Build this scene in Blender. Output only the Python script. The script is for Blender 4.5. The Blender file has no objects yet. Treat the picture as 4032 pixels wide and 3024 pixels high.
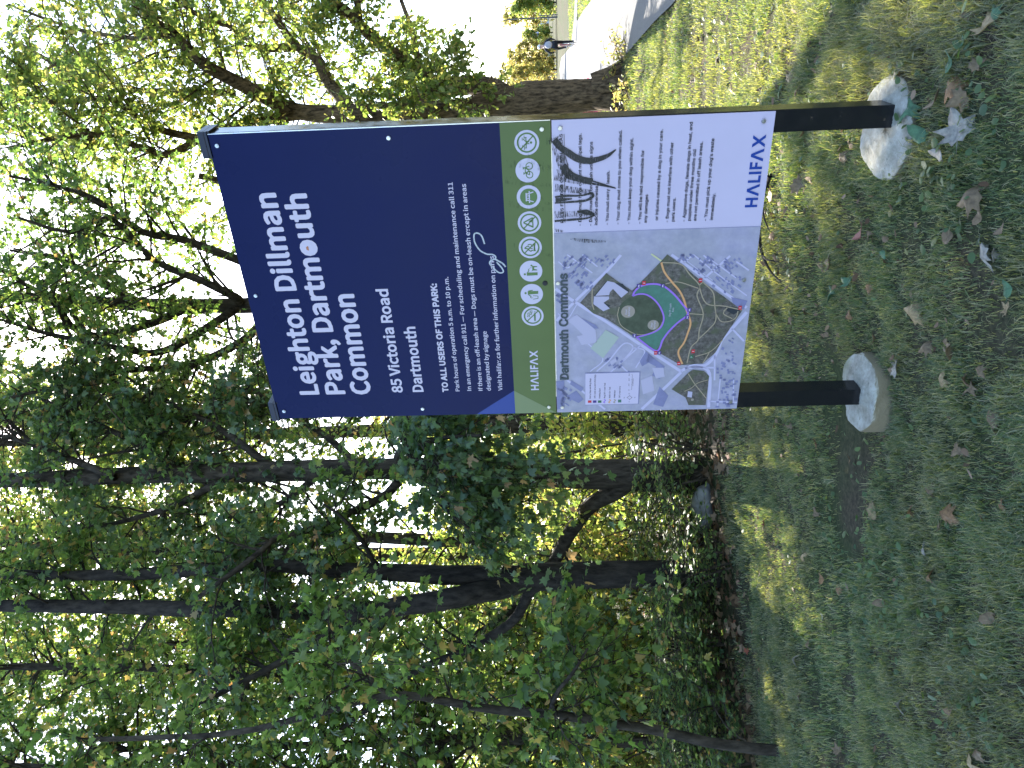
import bpy, bmesh, math, os
import numpy as np
from mathutils import Matrix, Vector

# ------------------------------------------------------------------ camera, world, sun, exposure
SC = bpy.context.scene
COL = SC.collection
CAMZ = 1.40
FPX = 3030.0                                   # focal length in photo pixels (4032 x 3024)
d_ = np.array([0.02388, 0.99842, -0.05091])    # gravity in camera axes (right, down, forward)
Zw = -d_ / np.linalg.norm(d_)
Yw = np.array([0, 0, 1.0]) - Zw * Zw[2]; Yw /= np.linalg.norm(Yw)
Xw = np.cross(Yw, Zw)
RW = np.array([Xw, Yw, Zw])                    # camera axes -> world
CAM = np.array([0, 0, CAMZ])
def wdir(c): return RW @ np.asarray(c, float)
cd = bpy.data.cameras.new('camera'); cam = bpy.data.objects.new('camera', cd); COL.objects.link(cam)
cd.sensor_fit = 'HORIZONTAL'; cd.sensor_width = 36.0; cd.lens = FPX / 4032 * 36
cd.clip_start = 0.05; cd.clip_end = 3000
cx, cy, cz = wdir((0, 1, 0)), wdir((1, 0, 0)), wdir((0, 0, -1))     # phone held on its side
cam.matrix_world = Matrix(((cx[0], cy[0], cz[0], 0), (cx[1], cy[1], cz[1], 0), (cx[2], cy[2], cz[2], CAMZ), (0, 0, 0, 1)))
SC.camera = cam

sd = wdir(((1302 - 1512) / FPX, (36 - 2016) / FPX, 1.0)); sd /= np.linalg.norm(sd)
W = bpy.data.worlds.new("World"); SC.world = W; W.use_nodes = True
wn = W.node_tree
sky = wn.nodes.new('ShaderNodeTexSky'); sky.sky_type = 'NISHITA'; sky.sun_disc = False
sky.sun_elevation = math.asin(sd[2]); sky.sun_rotation = math.atan2(sd[0], sd[1])
sky.air_density = 1.0; sky.dust_density = 1.0; sky.ozone_density = 1.5
bg = wn.nodes['Background']; bg.inputs[1].default_value = 0.15
wn.links.new(sky.outputs[0], bg.inputs[0])
sl = bpy.data.lights.new('sun', 'SUN'); so = bpy.data.objects.new('sun', sl); COL.objects.link(so)
sl.energy = 4.8; sl.angle = math.radians(0.53); sl.color = (1.0, 0.94, 0.84)
so.rotation_euler = Vector(sd).to_track_quat('Z', 'Y').to_euler()
so.location = (0, 0, 30)
SC.view_settings.view_transform = 'Standard'; SC.view_settings.look = 'None'
SC.view_settings.exposure = 2.2; SC.view_settings.gamma = 1.0
SC.render.engine = 'CYCLES'
cy_ = SC.cycles
cy_.max_bounces = 8; cy_.diffuse_bounces = 4; cy_.glossy_bounces = 3; cy_.transmission_bounces = 6
cy_.transparent_max_bounces = 8; cy_.caustics_reflective = False; cy_.caustics_refractive = False
cy_.use_denoising = True
try: cy_.denoiser = 'OPENIMAGEDENOISE'
except Exception: pass
cy_.sample_clamp_indirect = 8.0

rng = np.random.default_rng(7)
TAU = 2 * math.pi

# ------------------------------------------------------------------ pixel -> place helpers (photo seen at 2212 x 1659)
KD = 4032 / 2212
def ray(X, Y):
    return wdir(((3024 - Y * KD - 1512) / FPX, (X * KD - 2016) / FPX, 1.0))
def at(X, Y, dep):
    r = ray(X, Y); return CAM + r * (dep / r[1])
def sstep(a, b, x):
    t = np.clip((np.asarray(x, float) - a) / (b - a), 0, 1); return t * t * (3 - 2 * t)
def gz(x, y):
    x = np.asarray(x, float); y = np.asarray(y, float)
    z = 0.215 * sstep(-0.4, 0.95, x) * (1 - sstep(11, 30, y))
    z = z - 0.15 * sstep(12, 32, y) * sstep(-2, 4, x)
    m = 1 - sstep(6.5, 9, y)
    z = z + m * (0.012 * np.sin(2.1 * x + 1.3 * y) + 0.010 * np.sin(-3.3 * x + 2.7 * y + 1) + 0.006 * np.sin(7.1 * x - 5.3 * y))
    return z
def on_ground(X, Y):
    r = ray(X, Y); t = 1.0
    for _ in range(4000):
        p = CAM + r * t
        if p[2] <= gz(p[0], p[1]): break
        t *= 1.004
    return p

# ------------------------------------------------------------------ object helpers
def link(o, parent=None):
    COL.objects.link(o)
    if parent is not None: o.parent = parent
    return o
def tag(o, label=None, cat=None, group=None, kind=None):
    if label: o['label'] = label
    if cat: o['category'] = cat
    if group: o['group'] = group
    if kind: o['kind'] = kind
    return o
def empty(name, loc=(0, 0, 0), rz=0.0):
    o = bpy.data.objects.new(name, None); o.location = loc; o.rotation_euler = (0, 0, rz); o.empty_display_size = 0.2
    return link(o)
def mesh_np(name, V, F, mat, parent=None, smooth=False, nper=3):
    """V (n,3) floats, F (m,nper) ints"""
    me = bpy.data.meshes.new(name)
    V = np.ascontiguousarray(V, np.float32); F = np.ascontiguousarray(F, np.int32)
    me.vertices.add(len(V)); me.vertices.foreach_set('co', V.ravel())
    me.loops.add(F.size); me.loops.foreach_set('vertex_index', F.ravel())
    me.polygons.add(len(F))
    me.polygons.foreach_set('loop_start', np.arange(0, F.size, F.shape[1], dtype=np.int32))
    if smooth: me.polygons.foreach_set('use_smooth', np.ones(len(F), bool))
    me.update(calc_edges=True)
    me.materials.append(mat)
    return link(bpy.data.objects.new(name, me), parent)
def mesh_bm(name, bm, mat, parent=None, smooth=False):
    me = bpy.data.meshes.new(name); bm.normal_update(); bm.to_mesh(me); bm.free()
    if smooth:
        for p in me.polygons: p.use_smooth = True
    me.materials.append(mat)
    return link(bpy.data.objects.new(name, me), parent)
def bm_box(bm, lo, hi, bevel=0.0):
    vs = [bm.verts.new((x, y, z)) for x in (lo[0], hi[0]) for y in (lo[1], hi[1]) for z in (lo[2], hi[2])]
    fs = [(0, 1, 3, 2), (4, 6, 7, 5), (0, 4, 5, 1), (2, 3, 7, 6), (0, 2, 6, 4), (1, 5, 7, 3)]
    faces = [bm.faces.new([vs[i] for i in f]) for f in fs]
    if bevel:
        ed = list({e for f in faces for e in f.edges})
        bmesh.ops.bevel(bm, geom=ed, offset=bevel, segments=2, affect='EDGES', profile=0.6)
def copy_tree(o, parent=None):
    c = o.copy(); COL.objects.link(c)
    if parent is not None: c.parent = parent
    for ch in list(o.children): copy_tree(ch, c)
    return c

# ------------------------------------------------------------------ materials
def mat(name):
    m = bpy.data.materials.new(name); m.use_nodes = True
    nt = m.node_tree; return m, nt, nt.nodes['Principled BSDF']
def N(nt, t, **kw):
    n = nt.nodes.new(t)
    for k, v in kw.items(): setattr(n, k, v)
    return n
def ramp(nt, stops, src=None, interp='LINEAR'):
    r = N(nt, 'ShaderNodeValToRGB'); cr = r.color_ramp; cr.interpolation = interp
    while len(cr.elements) < len(stops): cr.elements.new(0.5)
    for e, (p, c) in zip(cr.elements, stops): e.position = p; e.color = (*c, 1)
    if src is not None: nt.links.new(src, r.inputs[0])
    return r
def noise(nt, scale, detail=4, rough=0.55, vec=None, coord='Object', stretch=None):
    if vec is None:
        vec = N(nt, 'ShaderNodeTexCoord').outputs[coord]
    if stretch:
        mp = N(nt, 'ShaderNodeMapping'); mp.inputs['Scale'].default_value = stretch
        nt.links.new(vec, mp.inputs[0]); vec = mp.outputs[0]
    n = N(nt, 'ShaderNodeTexNoise'); n.inputs['Scale'].default_value = scale
    n.inputs['Detail'].default_value = detail; n.inputs['Roughness'].default_value = rough
    nt.links.new(vec, n.inputs['Vector']); return n
def bump(nt, src, strength, dist, bsdf):
    b = N(nt, 'ShaderNodeBump'); b.inputs['Strength'].default_value = strength; b.inputs['Distance'].default_value = dist
    nt.links.new(src, b.inputs['Height']); nt.links.new(b.outputs[0], bsdf.inputs['Normal']); return b
def mix(nt, fac, a, b, blend='MIX'):
    m = N(nt, 'ShaderNodeMixRGB', blend_type=blend)
    for s, i in ((fac, 0), (a, 1), (b, 2)):
        if isinstance(s, (int, float)): m.inputs[i].default_value = s
        elif isinstance(s, tuple): m.inputs[i].default_value = (*s, 1)
        else: nt.links.new(s, m.inputs[i])
    return m.outputs[0]
def plain(name, col, rough=0.5, spec=0.5, metal=0.0, vary=0.0, vscale=30, coat=0.0):
    m, nt, b = mat(name)
    b.inputs['Roughness'].default_value = rough; b.inputs['Specular IOR Level'].default_value = spec
    b.inputs['Metallic'].default_value = metal; b.inputs['Coat Weight'].default_value = coat
    b.inputs['Base Color'].default_value = (*col, 1)
    if vary:
        n = noise(nt, vscale, 5, 0.6)
        lo = tuple(c * (1 - vary) for c in col); hi = tuple(min(1, c * (1 + vary)) for c in col)
        nt.links.new(ramp(nt, [(0.3, lo), (0.7, hi)], n.outputs[0]).outputs[0], b.inputs['Base Color'])
    return m
def leafmat(name, stops, tstops, fac=0.5, rough=0.42, spec=0.4):
    m, nt, b = mat(name)
    g = N(nt, 'ShaderNodeNewGeometry')
    r1 = ramp(nt, stops, g.outputs['Random Per Island']); r2 = ramp(nt, tstops, g.outputs['Random Per Island'])
    b.inputs['Roughness'].default_value = rough; b.inputs['Specular IOR Level'].default_value = spec
    nt.links.new(r1.outputs[0], b.inputs['Base Color'])
    t = N(nt, 'ShaderNodeBsdfTranslucent'); nt.links.new(r2.outputs[0], t.inputs[0])
    mx = N(nt, 'ShaderNodeMixShader'); mx.inputs[0].default_value = fac
    nt.links.new(b.outputs[0], mx.inputs[1]); nt.links.new(t.outputs[0], mx.inputs[2])
    nt.links.new(mx.outputs[0], nt.nodes['Material Output'].inputs[0]); return m
def barkmat(name, dark, light, zs=3.0, scale=22, bstr=0.9, moss=None):
    m, nt, b = mat(name); b.inputs['Roughness'].default_value = 0.9; b.inputs['Specular IOR Level'].default_value = 0.15
    n1 = noise(nt, scale, 6, 0.62, stretch=(1, 1, zs / scale * 2.2)); n2 = noise(nt, 2.2, 3, 0.5)
    c = ramp(nt, [(0.36, dark), (0.64, light)], n1.outputs[0]).outputs[0]
    c = mix(nt, 0.55, c, ramp(nt, [(0.35, (0.45, 0.45, 0.45)), (0.7, (1, 1, 1))], n2.outputs[0]).outputs[0], 'MULTIPLY')
    if moss:
        n3 = noise(nt, 5, 4, 0.6); k = ramp(nt, [(0.56, (0, 0, 0)), (0.68, (1, 1, 1))], n3.outputs[0]).outputs[0]
        c = mix(nt, k, c, moss)
    nt.links.new(c, b.inputs['Base Color'])
    bump(nt, n1.outputs[0], bstr, 0.03, b); return m

M_MAPLE = leafmat('maple_leaves', [(0, (0.034, 0.063, 0.024)), (.5, (0.061, 0.103, 0.036)), (.86, (0.090, 0.139, 0.045)), (.94, (0.170, 0.182, 0.048)), (1, (0.298, 0.175, 0.065))],
                  [(0, (0.122, 0.222, 0.041)), (.5, (0.262, 0.423, 0.071)), (.86, (0.396, 0.537, 0.094)), (.94, (0.618, 0.568, 0.115)), (1, (0.654, 0.352, 0.111))], 0.5)
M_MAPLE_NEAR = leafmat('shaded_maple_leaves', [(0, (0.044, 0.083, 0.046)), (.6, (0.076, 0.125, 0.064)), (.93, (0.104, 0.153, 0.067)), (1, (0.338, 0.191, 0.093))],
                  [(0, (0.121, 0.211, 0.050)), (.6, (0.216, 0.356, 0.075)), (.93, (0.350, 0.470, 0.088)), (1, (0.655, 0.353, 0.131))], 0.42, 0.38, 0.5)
M_YELLOW = leafmat('yellow_green_leaves', [(0, (0.061, 0.103, 0.034)), (.5, (0.104, 0.153, 0.045)), (.85, (0.184, 0.197, 0.056)), (1, (0.299, 0.189, 0.066))],
                  [(0, (0.261, 0.402, 0.069)), (.5, (0.463, 0.583, 0.100)), (.85, (0.698, 0.658, 0.135)), (1, (0.719, 0.464, 0.142))], 0.55)
M_OAK = leafmat('oak_leaves', [(0, (0.038, 0.063, 0.022)), (.5, (0.074, 0.111, 0.035)), (.85, (0.123, 0.154, 0.046)), (1, (0.222, 0.185, 0.063))],
                  [(0, (0.167, 0.267, 0.046)), (.5, (0.349, 0.470, 0.078)), (.85, (0.569, 0.609, 0.116)), (1, (0.667, 0.516, 0.143))], 0.5)
M_SHRUB = leafmat('shrub_leaves', [(0, (0.042, 0.074, 0.031)), (.6, (0.081, 0.131, 0.051)), (.92, (0.121, 0.188, 0.072)), (1, (0.365, 0.198, 0.082))],
                  [(0, (0.162, 0.270, 0.053)), (.6, (0.350, 0.513, 0.092)), (.92, (0.618, 0.699, 0.142)), (1, (0.800, 0.475, 0.135))], 0.45)
M_AUTUMN = leafmat('autumn_leaves', [(0, (.15, .17, .05)), (.4, (.22, .21, .06)), (.8, (.30, .23, .08)), (1, (.36, .20, .08))],
                  [(0, (.42, .50, .12)), (.5, (.65, .60, .14)), (1, (.72, .48, .16))], 0.5)
M_MAGENTA = leafmat('magenta_leaves', [(0, (.22, .01, .06)), (.6, (.42, .02, .12)), (1, (.5, .1, .06))],
                  [(0, (.5, .02, .14)), (.6, (.75, .05, .25)), (1, (.8, .2, .1))], 0.5)
M_WEED = leafmat('weed_leaves', [(0, (.045, .085, .035)), (.6, (.07, .12, .045)), (.93, (.10, .15, .05)), (1, (.16, .14, .05))],
                  [(0, (.12, .22, .04)), (1, (.3, .4, .06))], 0.3, 0.5, 0.4)
M_DRY = leafmat('dry_leaves', [(0, (.06, .035, .02)), (.35, (.13, .08, .045)), (.7, (.22, .145, .09)), (.93, (.32, .23, .16)), (1, (.25, .07, .04))],
                  [(0, (.1, .05, .02)), (1, (.3, .18, .08))], 0.18, 0.7, 0.2)
M_BARK = barkmat('maple_bark', (.022, .018, .014), (.085, .07, .055))
M_BARK_DARK = barkmat('dark_bark', (.014, .012, .011), (.05, .043, .036))
M_BARK_OAK = barkmat('oak_bark', (.034, .024, .015), (.20, .14, .085), zs=3.5, scale=26, bstr=1.0)
M_TWIG = barkmat('twig_bark', (.03, .025, .02), (.11, .09, .07))

# grass blades
m, nt, b = mat('grass_blades'); M_GRASS = m
g = N(nt, 'ShaderNodeNewGeometry')
gr = ramp(nt, [(0, (.08, .112, .075)), (.42, (.125, .172, .108)), (.68, (.165, .205, .125)), (.80, (.28, .26, .18)), (1, (.42, .38, .29))], g.outputs['Random Per Island'])
gn = noise(nt, 1.3, 3, 0.55, vec=g.outputs['Position'])
dryk = ramp(nt, [(.45, (0, 0, 0)), (.66, (.72, .72, .72))], gn.outputs[0]).outputs[0]
dr = ramp(nt, [(0, (.12, .135, .085)), (.5, (.21, .19, .135)), (1, (.36, .31, .235))], g.outputs['Random Per Island']).outputs[0]
gc = mix(nt, dryk, gr.outputs[0], dr)
nt.links.new(gc, b.inputs['Base Color']); b.inputs['Roughness'].default_value = 0.5; b.inputs['Specular IOR Level'].default_value = 0.35
tl = N(nt, 'ShaderNodeBsdfTranslucent')
tc = mix(nt, 1.0, gc, (1.9, 2.0, .45), 'MULTIPLY'); nt.links.new(tc, tl.inputs[0])
mx = N(nt, 'ShaderNodeMixShader'); mx.inputs[0].default_value = 0.45
nt.links.new(b.outputs[0], mx.inputs[1]); nt.links.new(tl.outputs[0], mx.inputs[2]); nt.links.new(mx.outputs[0], nt.nodes['Material Output'].inputs[0])

# soil and thatch below the blades
m, nt, b = mat('soil_and_thatch'); M_SOIL = m
n1 = noise(nt, 45, 6, 0.7); n2 = noise(nt, 1.1, 4, 0.55); n3 = noise(nt, 9, 5, 0.6)
c1 = ramp(nt, [(.3, (.035, .028, .02)), (.52, (.085, .068, .045)), (.75, (.18, .145, .095))], n1.outputs[0]).outputs[0]
c2 = ramp(nt, [(.3, (.03, .045, .018)), (.7, (.09, .105, .045))], n1.outputs[0]).outputs[0]
k = ramp(nt, [(.42, (0, 0, 0)), (.6, (1, 1, 1))], n2.outputs[0]).outputs[0]
c = mix(nt, k, c2, c1)
c = mix(nt, .5, c, ramp(nt, [(.3, (.5, .5, .5)), (.7, (1.0, 1.0, 1.0))], n3.outputs[0]).outputs[0], 'MULTIPLY')
nt.links.new(c, b.inputs['Base Color']); b.inputs['Roughness'].default_value = 0.95; b.inputs['Specular IOR Level'].default_value = 0.1
bump(nt, n1.outputs[0], 0.8, 0.03, b)

m, nt, b = mat('worn_asphalt'); M_PATH = m
n1 = noise(nt, 60, 5, 0.7); n2 = noise(nt, 0.7, 4, 0.6)
c = ramp(nt, [(.3, (.11, .107, .104)), (.7, (.19, .182, .175))], n1.outputs[0]).outputs[0]
c = mix(nt, .4, c, ramp(nt, [(.3, (.6, .6, .6)), (.7, (1, 1, 1))], n2.outputs[0]).outputs[0], 'MULTIPLY')
nt.links.new(c, b.inputs['Base Color']); b.inputs['Roughness'].default_value = 0.9; b.inputs['Specular IOR Level'].default_value = 0.2
bump(nt, n1.outputs[0], 0.5, 0.01, b)

# sign materials
m, nt, b = mat('weathered_blue_enamel'); M_BLUE = m
n1 = noise(nt, 3.0, 4, 0.6); n2 = noise(nt, 160, 3, 0.7)
c = ramp(nt, [(.3, (.0022, .0062, .056)), (.7, (.0032, .0078, .064))], n1.outputs[0]).outputs[0]
sp = ramp(nt, [(.72, (0, 0, 0)), (.80, (.5, .5, .5))], n2.outputs[0]).outputs[0]
nt.links.new(mix(nt, sp, c, (.03, .04, .14)), b.inputs['Base Color']); b.inputs['Specular IOR Level'].default_value = .12
nt.links.new(ramp(nt, [(.3, (.24, .24, .24)), (.7, (.36, .36, .36))], n1.outputs[0]).outputs[0], b.inputs['Roughness'])
M_GREEN = plain('green_enamel', (.085, .125, .032), .38, .4, vary=.06, vscale=6)
M_LGREEN = plain('pale_green_enamel', (.17, .21, .10), .38, .4)
M_BBLUE = plain('bright_blue_enamel', (.006, .035, .23), .38, .4)
M_WHITE = plain('white_lettering', (.55, .49, .60), .5, .3)
M_PAPER = plain('white_panel_face', (.53, .46, .60), .42, .35, vary=.03, vscale=4)
M_INK = plain('black_print', (.018, .018, .022), .45, .35)
M_LOGO = plain('blue_print', (.008, .045, .27), .42, .35)
M_GGLYPH = plain('green_print', (.10, .17, .055), .42, .35)
M_ALU = plain('brushed_aluminium', (.62, .62, .63), .32, .5, metal=1.0, vary=.1, vscale=40)
M_STEEL = plain('steel_bolt', (.55, .55, .56), .3, .5, metal=1.0)
m, nt, b = mat('black_gloss_paint'); M_POST = m
n1 = noise(nt, 120, 4, .7); n2 = noise(nt, 14, 5, .65)
c = ramp(nt, [(.66, (.010, .010, .012)), (.74, (.11, .08, .055))], n2.outputs[0]).outputs[0]
nt.links.new(c, b.inputs['Base Color'])
nt.links.new(ramp(nt, [(.3, (.09, .09, .09)), (.75, (.30, .30, .30))], n2.outputs[0]).outputs[0], b.inputs['Roughness'])
M_CAP = plain('navy_plastic_cap', (.012, .014, .03), .4, .4)
m, nt, b = mat('rough_concrete'); M_CONC = m
n1 = noise(nt, 14, 8, .72); n2 = noise(nt, 55, 4, .7); n3 = noise(nt, 4, 3, .5)
c = ramp(nt, [(.3, (.20, .185, .14)), (.5, (.36, .34, .28)), (.7, (.52, .50, .43))], n1.outputs[0]).outputs[0]
c = mix(nt, ramp(nt, [(.28, (1, 1, 1)), (.36, (0, 0, 0))], n2.outputs[0]).outputs[0], c, (.08, .075, .055))
g_ = N(nt, 'ShaderNodeNewGeometry'); sx = N(nt, 'ShaderNodeSeparateXYZ'); tcx = N(nt, 'ShaderNodeTexCoord')
nt.links.new(tcx.outputs['Object'], sx.inputs[0])
k = ramp(nt, [(.55, (0, 0, 0)), (.75, (.7, .7, .7))], n3.outputs[0]).outputs[0]
c = mix(nt, k, c, (.22, .23, .13))
sn = N(nt, 'ShaderNodeSeparateXYZ'); nt.links.new(g_.outputs['True Normal'], sn.inputs[0])        # earth stains on the upright side
sm = N(nt, 'ShaderNodeMath', operation='ADD'); nt.links.new(sn.outputs[2], sm.inputs[0]); nn = N(nt, 'ShaderNodeMath', operation='MULTIPLY_ADD'); nt.links.new(n1.outputs[0], nn.inputs[0]); nn.inputs[1].default_value = .5; nn.inputs[2].default_value = -.25; nt.links.new(nn.outputs[0], sm.inputs[1])
c = mix(nt, ramp(nt, [(.35, (1, 1, 1)), (.7, (0, 0, 0))], sm.outputs[0]).outputs[0], c, (.20, .165, .105))
nt.links.new(c, b.inputs['Base Color']); b.inputs['Roughness'].default_value = .95; b.inputs['Specular IOR Level'].default_value = .15
bump(nt, n1.outputs[0], .8, .02, b)

# ------------------------------------------------------------------ ground and path
def axis(segs):
    out = []
    for a, b_, s in segs: out += list(np.arange(a, b_, s))
    return np.array(out + [segs[-1][1]])
gx = axis([(-600, -60, 60), (-60, -12, 4), (-12, -5, .5), (-5, 6, .1), (6, 14, .4), (14, 60, 3), (60, 600, 60)])
gy = axis([(-80, -8, 8), (-8, 1.5, .5), (1.5, 9.5, .1), (9.5, 20, .35), (20, 60, 2), (60, 900, 60)])
GX, GY = np.meshgrid(gx, gy)
V = np.stack([GX.ravel(), GY.ravel(), gz(GX, GY).ravel()], 1)
nx, ny = len(gx), len(gy)
I = (np.arange(ny - 1)[:, None] * nx + np.arange(nx - 1)[None]).ravel()
F = np.stack([I, I + 1, I + nx + 1, I + nx], 1)
tag(mesh_np('ground', V, F, M_SOIL, smooth=True), kind='structure')

PPX = [(1475, -12), (1420, 45), (1372, 100), (1335, 140), (1300, 172), (1262, 190), (1230, 192), (1212, 180), (1209, 150), (1213, 125), (1224, 112), (1234, 100), (1238, 70), (1241, 40), (1243, 0), (1244, -60),
       (1251, -60), (1249, 0), (1247.5, 46), (1262, 22), (1290, -15), (1330, -80), (1400, -170), (1560, -200)]
PPOLY = np.array([on_ground(*q)[:2] for q in PPX])
bm = bmesh.new(); bm.faces.new([bm.verts.new((q[0], q[1], 0)) for q in PPOLY]); bmesh.ops.triangulate(bm, faces=bm.faces[:])
for c_ in list(np.arange(4, 32, 1.0)) + list(np.arange(34, 90, 4.0)): bmesh.ops.bisect_plane(bm, geom=bm.verts[:] + bm.edges[:] + bm.faces[:], plane_co=(0, c_, 0), plane_no=(0, 1, 0))
for c_ in np.arange(-2, 40, 1.5): bmesh.ops.bisect_plane(bm, geom=bm.verts[:] + bm.edges[:] + bm.faces[:], plane_co=(c_, 0, 0), plane_no=(1, 0, 0))
for v in bm.verts: v.co.z = float(gz(v.co.x, v.co.y)) + .025
for f in bm.faces:
    f.normal_update()
    if f.normal.z < 0: f.normal_flip()
tag(mesh_bm('path', bm, M_PATH), kind='structure')
def inpath(x, y, grow=0.0):
    """vectorised point in polygon"""
    x = np.asarray(x); y = np.asarray(y); c = np.zeros(x.shape, bool); n = len(PPOLY)
    for i in range(n):
        x1, y1 = PPOLY[i]; x2, y2 = PPOLY[(i + 1) % n]
        cond = ((y1 > y) != (y2 > y))
        xi = (x2 - x1) * (y - y1) / (y2 - y1 + 1e-12) + x1
        c ^= cond & (x < xi)
    return c

# ------------------------------------------------------------------ the park sign
H0 = None
def homog(src, dst):
    A_ = []
    for (x, y), (u, v) in zip(src, dst):
        A_.append([x, y, 1, 0, 0, 0, -u * x, -u * y, -u]); A_.append([0, 0, 0, x, y, 1, -v * x, -v * y, -v])
    return np.linalg.svd(np.array(A_))[2][-1].reshape(3, 3)
PW, PH = 1.22, 1.974
_c = [(1648.3, 1098), (531.6, 801.9), (439, 3046), (1608.7, 2900.8)]          # panel corners in the photograph (Y, X)
HI = np.linalg.inv(homog([(0, 0), (PW, 0), (PW, PH), (0, PH)], [(3024 - Y, X) for Y, X in _c]))
def st(X, Y):
    q = HI @ np.array([3024 - Y, X, 1.0]); return q[:2] / q[2]
def R1(x, y): return st(700 + x * 1300 / 1659, 400 + y * 1300 / 1659)
def R2(x, y): return st(1850 + x * 1250 / 2212, 380 + y * 1250 / 2212)
def R3(x, y): return st(1950 + x * 1100 / 2212, 1000 + y * 1100 / 2212)
def R4(x, y): return st(1950 + x * 300 / 1106, 450 + y * 300 / 1106)
def R5(x, y): return st(1950 + x * 300 / 1106, 850 + y * 300 / 1106)
def R8(x, y): return st(2200 + x * 400 / 2212, 1400 + y * 400 / 2212)

t_cam = np.array([-0.15125, -1.01867, 3.36228]); a_cam = np.array([0.84207, -0.05430, -0.53663])
TLw = CAM + wdir(t_cam)
aw = wdir(a_cam); yaw = math.atan2(aw[1], aw[0])
SGN = empty('park_sign', (TLw[0], TLw[1], float(gz(TLw[0], TLw[1]))), yaw)
ZT = TLw[2] - SGN.location.z            # local height of the panel's top edge
tag(SGN, 'tall blue, green and white park notice board with map on two black posts', 'sign')
T_UP = 1.2125                            # blue and green panel ends, map panel starts (metres below the top)
bm = bmesh.new(); bm_box(bm, (0, 0, ZT - T_UP + .002), (PW, .006, ZT)); UP = mesh_bm('upper_panel', bm, M_BLUE, SGN)
bm = bmesh.new(); bm_box(bm, (0, .001, ZT - PH), (PW, .007, ZT - T_UP - .002)); LOW = mesh_bm('lower_panel', bm, M_PAPER, SGN)
# aluminium edge channel behind the upper panel, and posts with caps
for s0, bot in ((0.0, 2.485), (1.147, 2.37)):
    bm = bmesh.new(); bm_box(bm, (s0, .0075, ZT - bot - .15), (s0 + .0765, .084, ZT + .004), .003)
    post = mesh_bm('post', bm, M_POST, SGN)
    bm = bmesh.new(); bm_box(bm, (s0 - .009, -.006, ZT + .0045), (s0 + .0855, .093, ZT + .03), .004)
    bm_box(bm, (s0 - .009, -.006, ZT - .004), (s0 + .0855, -.0005, ZT + .0045))
    bm_box(bm, (s0 + .0775, .0, ZT - .012), (s0 + .0855, .093, ZT + .0045))
    mesh_bm('post_cap', bm, M_CAP, post)
for z0_, z1_ in ((.035, .002), (T_UP + .02, T_UP - .02), (PH - .002, PH - .035)):
    bm = bmesh.new(); bm_box(bm, (.0775, .0075, ZT - z0_), (1.146, .03, ZT - z1_)); mesh_bm('rail', bm, M_ALU, SGN)
bm = bmesh.new(); bm_box(bm, (PW + .0006, -.0005, ZT - T_UP + .003), (PW + .0028, .004, ZT - .005))
mesh_bm('edge_trim', bm, M_ALU, SGN)

class Flat:
    """polygons on the sign face: s to the right, t down, both in metres from the panel's top left corner"""
    def __init__(self, lev): self.V = []; self.F = []; self.y = -0.0005 * lev
    def poly(self, pts):
        n = len(self.V); self.V += [(p[0], self.y, ZT - p[1]) for p in pts]; self.F.append(list(range(n, n + len(pts))))
    def rect(self, s0, t0, s1, t1): self.poly([(s0, t0), (s1, t0), (s1, t1), (s0, t1)])
    def stroke(self, pts, w, caps=True):
        pts = [np.asarray(p, float) for p in pts]
        ws = w if hasattr(w, '__len__') else [w] * len(pts)
        L, R_ = [], []
        for i, p in enumerate(pts):
            a_ = pts[max(0, i - 1)]; b_ = pts[min(len(pts) - 1, i + 1)]; dv = b_ - a_; dv = dv / (np.linalg.norm(dv) + 1e-9)
            nrm = np.array([-dv[1], dv[0]]); L.append(p + nrm * ws[i] / 2); R_.append(p - nrm * ws[i] / 2)
        n = len(self.V); self.V += [(p[0], self.y, ZT - p[1]) for p in L + R_]; k_ = len(pts)
        for i in range(k_ - 1): self.F.append([n + i, n + i + 1, n + k_ + i + 1, n + k_ + i])
    def disc(self, c, r, n=36, ry=None):
        ry = ry or r; self.poly([(c[0] + r * math.cos(TAU * i / n), c[1] + ry * math.sin(TAU * i / n)) for i in range(n)])
    def ring(self, c, r, w, n=40):
        self.stroke([(c[0] + r * math.cos(TAU * i / n), c[1] + r * math.sin(TAU * i / n)) for i in range(n + 1)], w)
    def done(self, name, m_, parent):
        me = bpy.data.meshes.new(name); me.from_pydata([tuple(map(float, v)) for v in self.V], [], self.F)
        me.update(); me.materials.append(m_)
        bm_ = bmesh.new(); bm_.from_mesh(me)
        big = [f for f in bm_.faces if len(f.verts) > 4]
        if big: bmesh.ops.triangulate(bm_, faces=big)
        for f in bm_.faces:                       # all face the viewer
            if f.calc_area() > 0:
                f.normal_update()
                if f.normal.y > 0: f.normal_flip()
        bm_.to_mesh(me); bm_.free()
        return link(bpy.data.objects.new(name, me), parent)
def smooth2(pts, n=8):
    P = np.array([np.asarray(p, float) for p in pts]); Pp = np.vstack([2 * P[0] - P[1], P, 2 * P[-1] - P[-2]]); out = []
    for i in range(len(P) - 1):
        p0, p1, p2, p3 = Pp[i:i + 4]
        for k_ in range(n):
            t = k_ / n
            out.append(.5 * (2 * p1 + (p2 - p0) * t + (2 * p0 - 5 * p1 + 4 * p2 - p3) * t * t + (3 * p1 - p0 - 3 * p2 + p3) * t ** 3))
    out.append(P[-1]); return out

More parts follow.
